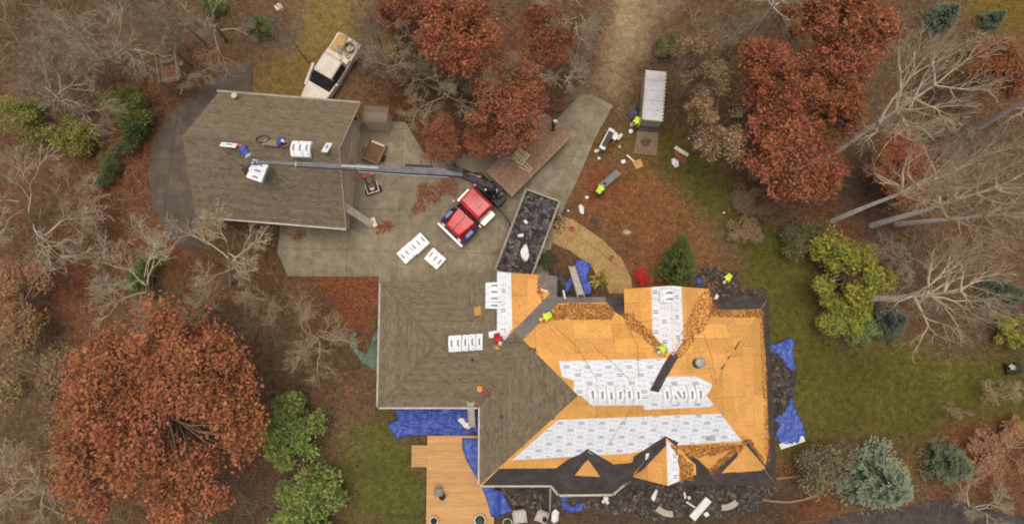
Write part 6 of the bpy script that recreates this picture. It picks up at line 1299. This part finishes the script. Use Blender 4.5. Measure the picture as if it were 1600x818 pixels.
for (cx, cy, zc, r, t, i, base, lab) in ((1385, 755, 3.4, 62, lin(138, 146, 122)[:3], 0, (1350, 735), 'large blue spruce at the lower edge of the lawn'), (1492, 726, 1.6, 40, lin(112, 120, 94)[:3], 1, None, 'small blue spruce right of the large one'), (1480, 22, 3, 32, lin(106, 114, 96)[:3], 0, None, 'blue spruce at the edge of the far lawn'), (1556, 28, 2, 24, lin(106, 116, 94)[:3], 1, None, 'little blue spruce on the far lawn'),
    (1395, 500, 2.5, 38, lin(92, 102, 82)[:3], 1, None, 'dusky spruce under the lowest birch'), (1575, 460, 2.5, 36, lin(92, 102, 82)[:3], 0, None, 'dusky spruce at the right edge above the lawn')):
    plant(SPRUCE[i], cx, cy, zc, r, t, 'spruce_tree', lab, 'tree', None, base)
plant(CEDAR, 1062, 402, 3.2, 37, lin(98, 104, 56)[:3], 'evergreen_tree', 'dark pointed evergreen beside the front wall', 'tree', None, (1056, 434))
# yellowing hosta by the walkway
hs = thing('hosta_plant', 'yellowing leafy plant beside the blue tarp and walkway', 'plant', at(937, 436))
for k in range(38):
    a = random.uniform(0, 2*PI); L = random.uniform(.35, .85); w = L*.17; d = Vector((math.cos(a), math.sin(a), 0)); s = Vector((-d.y, d.x, 0)); c = random.choice([lin(150, 132, 56), lin(110, 104, 50), lin(176, 156, 84), lin(96, 92, 44)]); b0 = d*random.uniform(0, .15); h = random.uniform(.2, .5)
    MB().add([b0, b0+d*L*.4+s*w+Vector((0, 0, h)), b0+d*L*.45+Vector((0, 0, h*.85)), b0+d*L*.4-s*w+Vector((0, 0, h)), b0+d*L+Vector((0, 0, h*.4))], [(0, 2, 1), (0, 3, 2), (1, 2, 4), (2, 3, 4)], c[:3]).build('leaf', M_chip, hs)
# ------------------------------------------------------------------ leaf litter, brush, grass (nobody could count them)
HARD = [W2(p) for p in (APRON, LANE, SIDE, WALK)]+[[(gX0+.3, gY0+.3), (X1-.3, gY0+.3), (X1-.3, Y1-.3), (gX0+.3, gY1-.3)], [(X0, Y0), (X1, Y0), (X1, Y1), (X0, Y1)], [tuple(bw(x, y)[:2]) for x, y in ((-5, -4.2), (5, -4.2), (5, 4.2), (-5, 4.2))]]
DECKP = [[(dx0, dy0), (dx1, dy0), (dx1, dy1), (dx0, dy1)], W2([(1200, 830), (1440, 783), (1640, 800), (1640, 860)])]
def scatter(n, keep_hard=False):
    X = np.random.uniform(-43, 43, n); Y = np.random.uniform(-16, 31, n); ok = np.ones(n, bool)
    for h in HARD+DECKP: ok &= ~in_poly(X, Y, h)
    return X[ok], Y[ok]
def gcol_at(x, y):
    i = np.clip(np.searchsorted(gx, x), 0, nx-1); j = np.clip(np.searchsorted(gy, y), 0, ny-1); return gcol[i, j]
X, Y = scatter(120000); g = grass_at(X, Y); trk = masks[3][np.clip(np.searchsorted(gx, X), 0, nx-1), np.clip(np.searchsorted(gy, Y), 0, ny-1)]+masks[4][np.clip(np.searchsorted(gx, X), 0, nx-1), np.clip(np.searchsorted(gy, Y), 0, ny-1)]
k = np.random.rand(len(X)) < np.clip(1-g*.97-trk*.9, .015, 1)*np.clip(.75+.6*fbm(X, Y, 2.5, 31), .15, 1); X, Y = X[k], Y[k]
C = gcol_at(X, Y)*np.random.choice([.5, .75, 1.0, 1.3, 1.7, 2.2], len(X))[:, None]*np.array([1.06, .98, .92])*np.random.uniform(.9, 1.1, (len(X), 3))
v, q, c = chips(np.stack([X, Y, np.random.uniform(.02, .07, len(X))], 1), np.tile([0, 0, 1.0], (len(X), 1)), np.random.uniform(.07, .17, len(X)), C, .7, .35)
tag(link(fast_mesh('leaf_litter', v, q, c), 'leaf_litter', M_chip), 'brown fallen leaves covering the woodland floor', 'leaves', kind='stuff')
X, Y = scatter(42000); g = grass_at(X, Y); yard = sdist(X, Y, W2([(880, 300), (960, 200), (1060, 200), (1180, 380), (1240, 500), (1300, 800), (960, 840), (600, 840), (560, 640), (860, 440)])); trk = masks[3][np.clip(np.searchsorted(gx, X), 0, nx-1), np.clip(np.searchsorted(gy, Y), 0, ny-1)]+masks[4][np.clip(np.searchsorted(gx, X), 0, nx-1), np.clip(np.searchsorted(gy, Y), 0, ny-1)]
k = (g < .15) & (trk < .2) & (yard < -.3) & (fbm(X, Y, 3, 41) > -.25); X, Y = X[k], Y[k]; n = len(X)
D = np.random.normal(0, 1, (n, 3))*[1, 1, .55]; D[:, 2] = np.abs(D[:, 2]); D /= np.linalg.norm(D, axis=1)[:, None]; L = np.random.uniform(.4, 1.5, (n, 1)); S_ = np.cross(D, [0, 0, 1.0]); S_ /= np.linalg.norm(S_, axis=1)[:, None]+1e-9; w = np.random.uniform(.005, .014, (n, 1)); P = np.stack([X, Y, np.random.uniform(0, .7, n)], 1)
bend = np.random.normal(0, .12, (n, 3))*L
V = np.stack([P-S_*w, P+S_*w, P+D*L*.5+bend+S_*w*.8, P+D*L*.5+bend-S_*w*.8, P+D*L+S_*w*.3, P+D*L-S_*w*.3], 1).reshape(-1, 3); i0 = np.arange(n)[:, None]*6
Qb = np.concatenate([i0+np.array([[0, 1, 2, 3]]), i0+np.array([[3, 2, 4, 5]])]); cb = np.array([lin(*c)[:3] for c in ((130, 114, 90), (106, 90, 70), (148, 132, 108), (88, 72, 54))])[np.random.randint(0, 4, n)]
tag(link(fast_mesh('brush', V, Qb, np.repeat(cb, 6, 0)), 'brush', M_chip), 'thin bare brush and twigs over the woodland floor', 'brush', kind='stuff')
X, Y = scatter(140000); g = grass_at(X, Y); k = np.random.rand(len(X)) < g*.8; X, Y = X[k], Y[k]; n = len(X)
C = gcol_at(X, Y)*np.random.uniform(.6, 1.5, (n, 1))*np.random.uniform(.9, 1.1, (n, 3)); v, q, c = chips(np.stack([X, Y, np.random.uniform(.02, .06, n)], 1), np.tile([0, 0, 1.0], (n, 1)), np.random.uniform(.06, .15, n), C, .35, .7)
tag(link(fast_mesh('grass_blades', v, q, c), 'grass_blades', M_chip), 'short olive grass over the lawns', 'grass', kind='stuff')
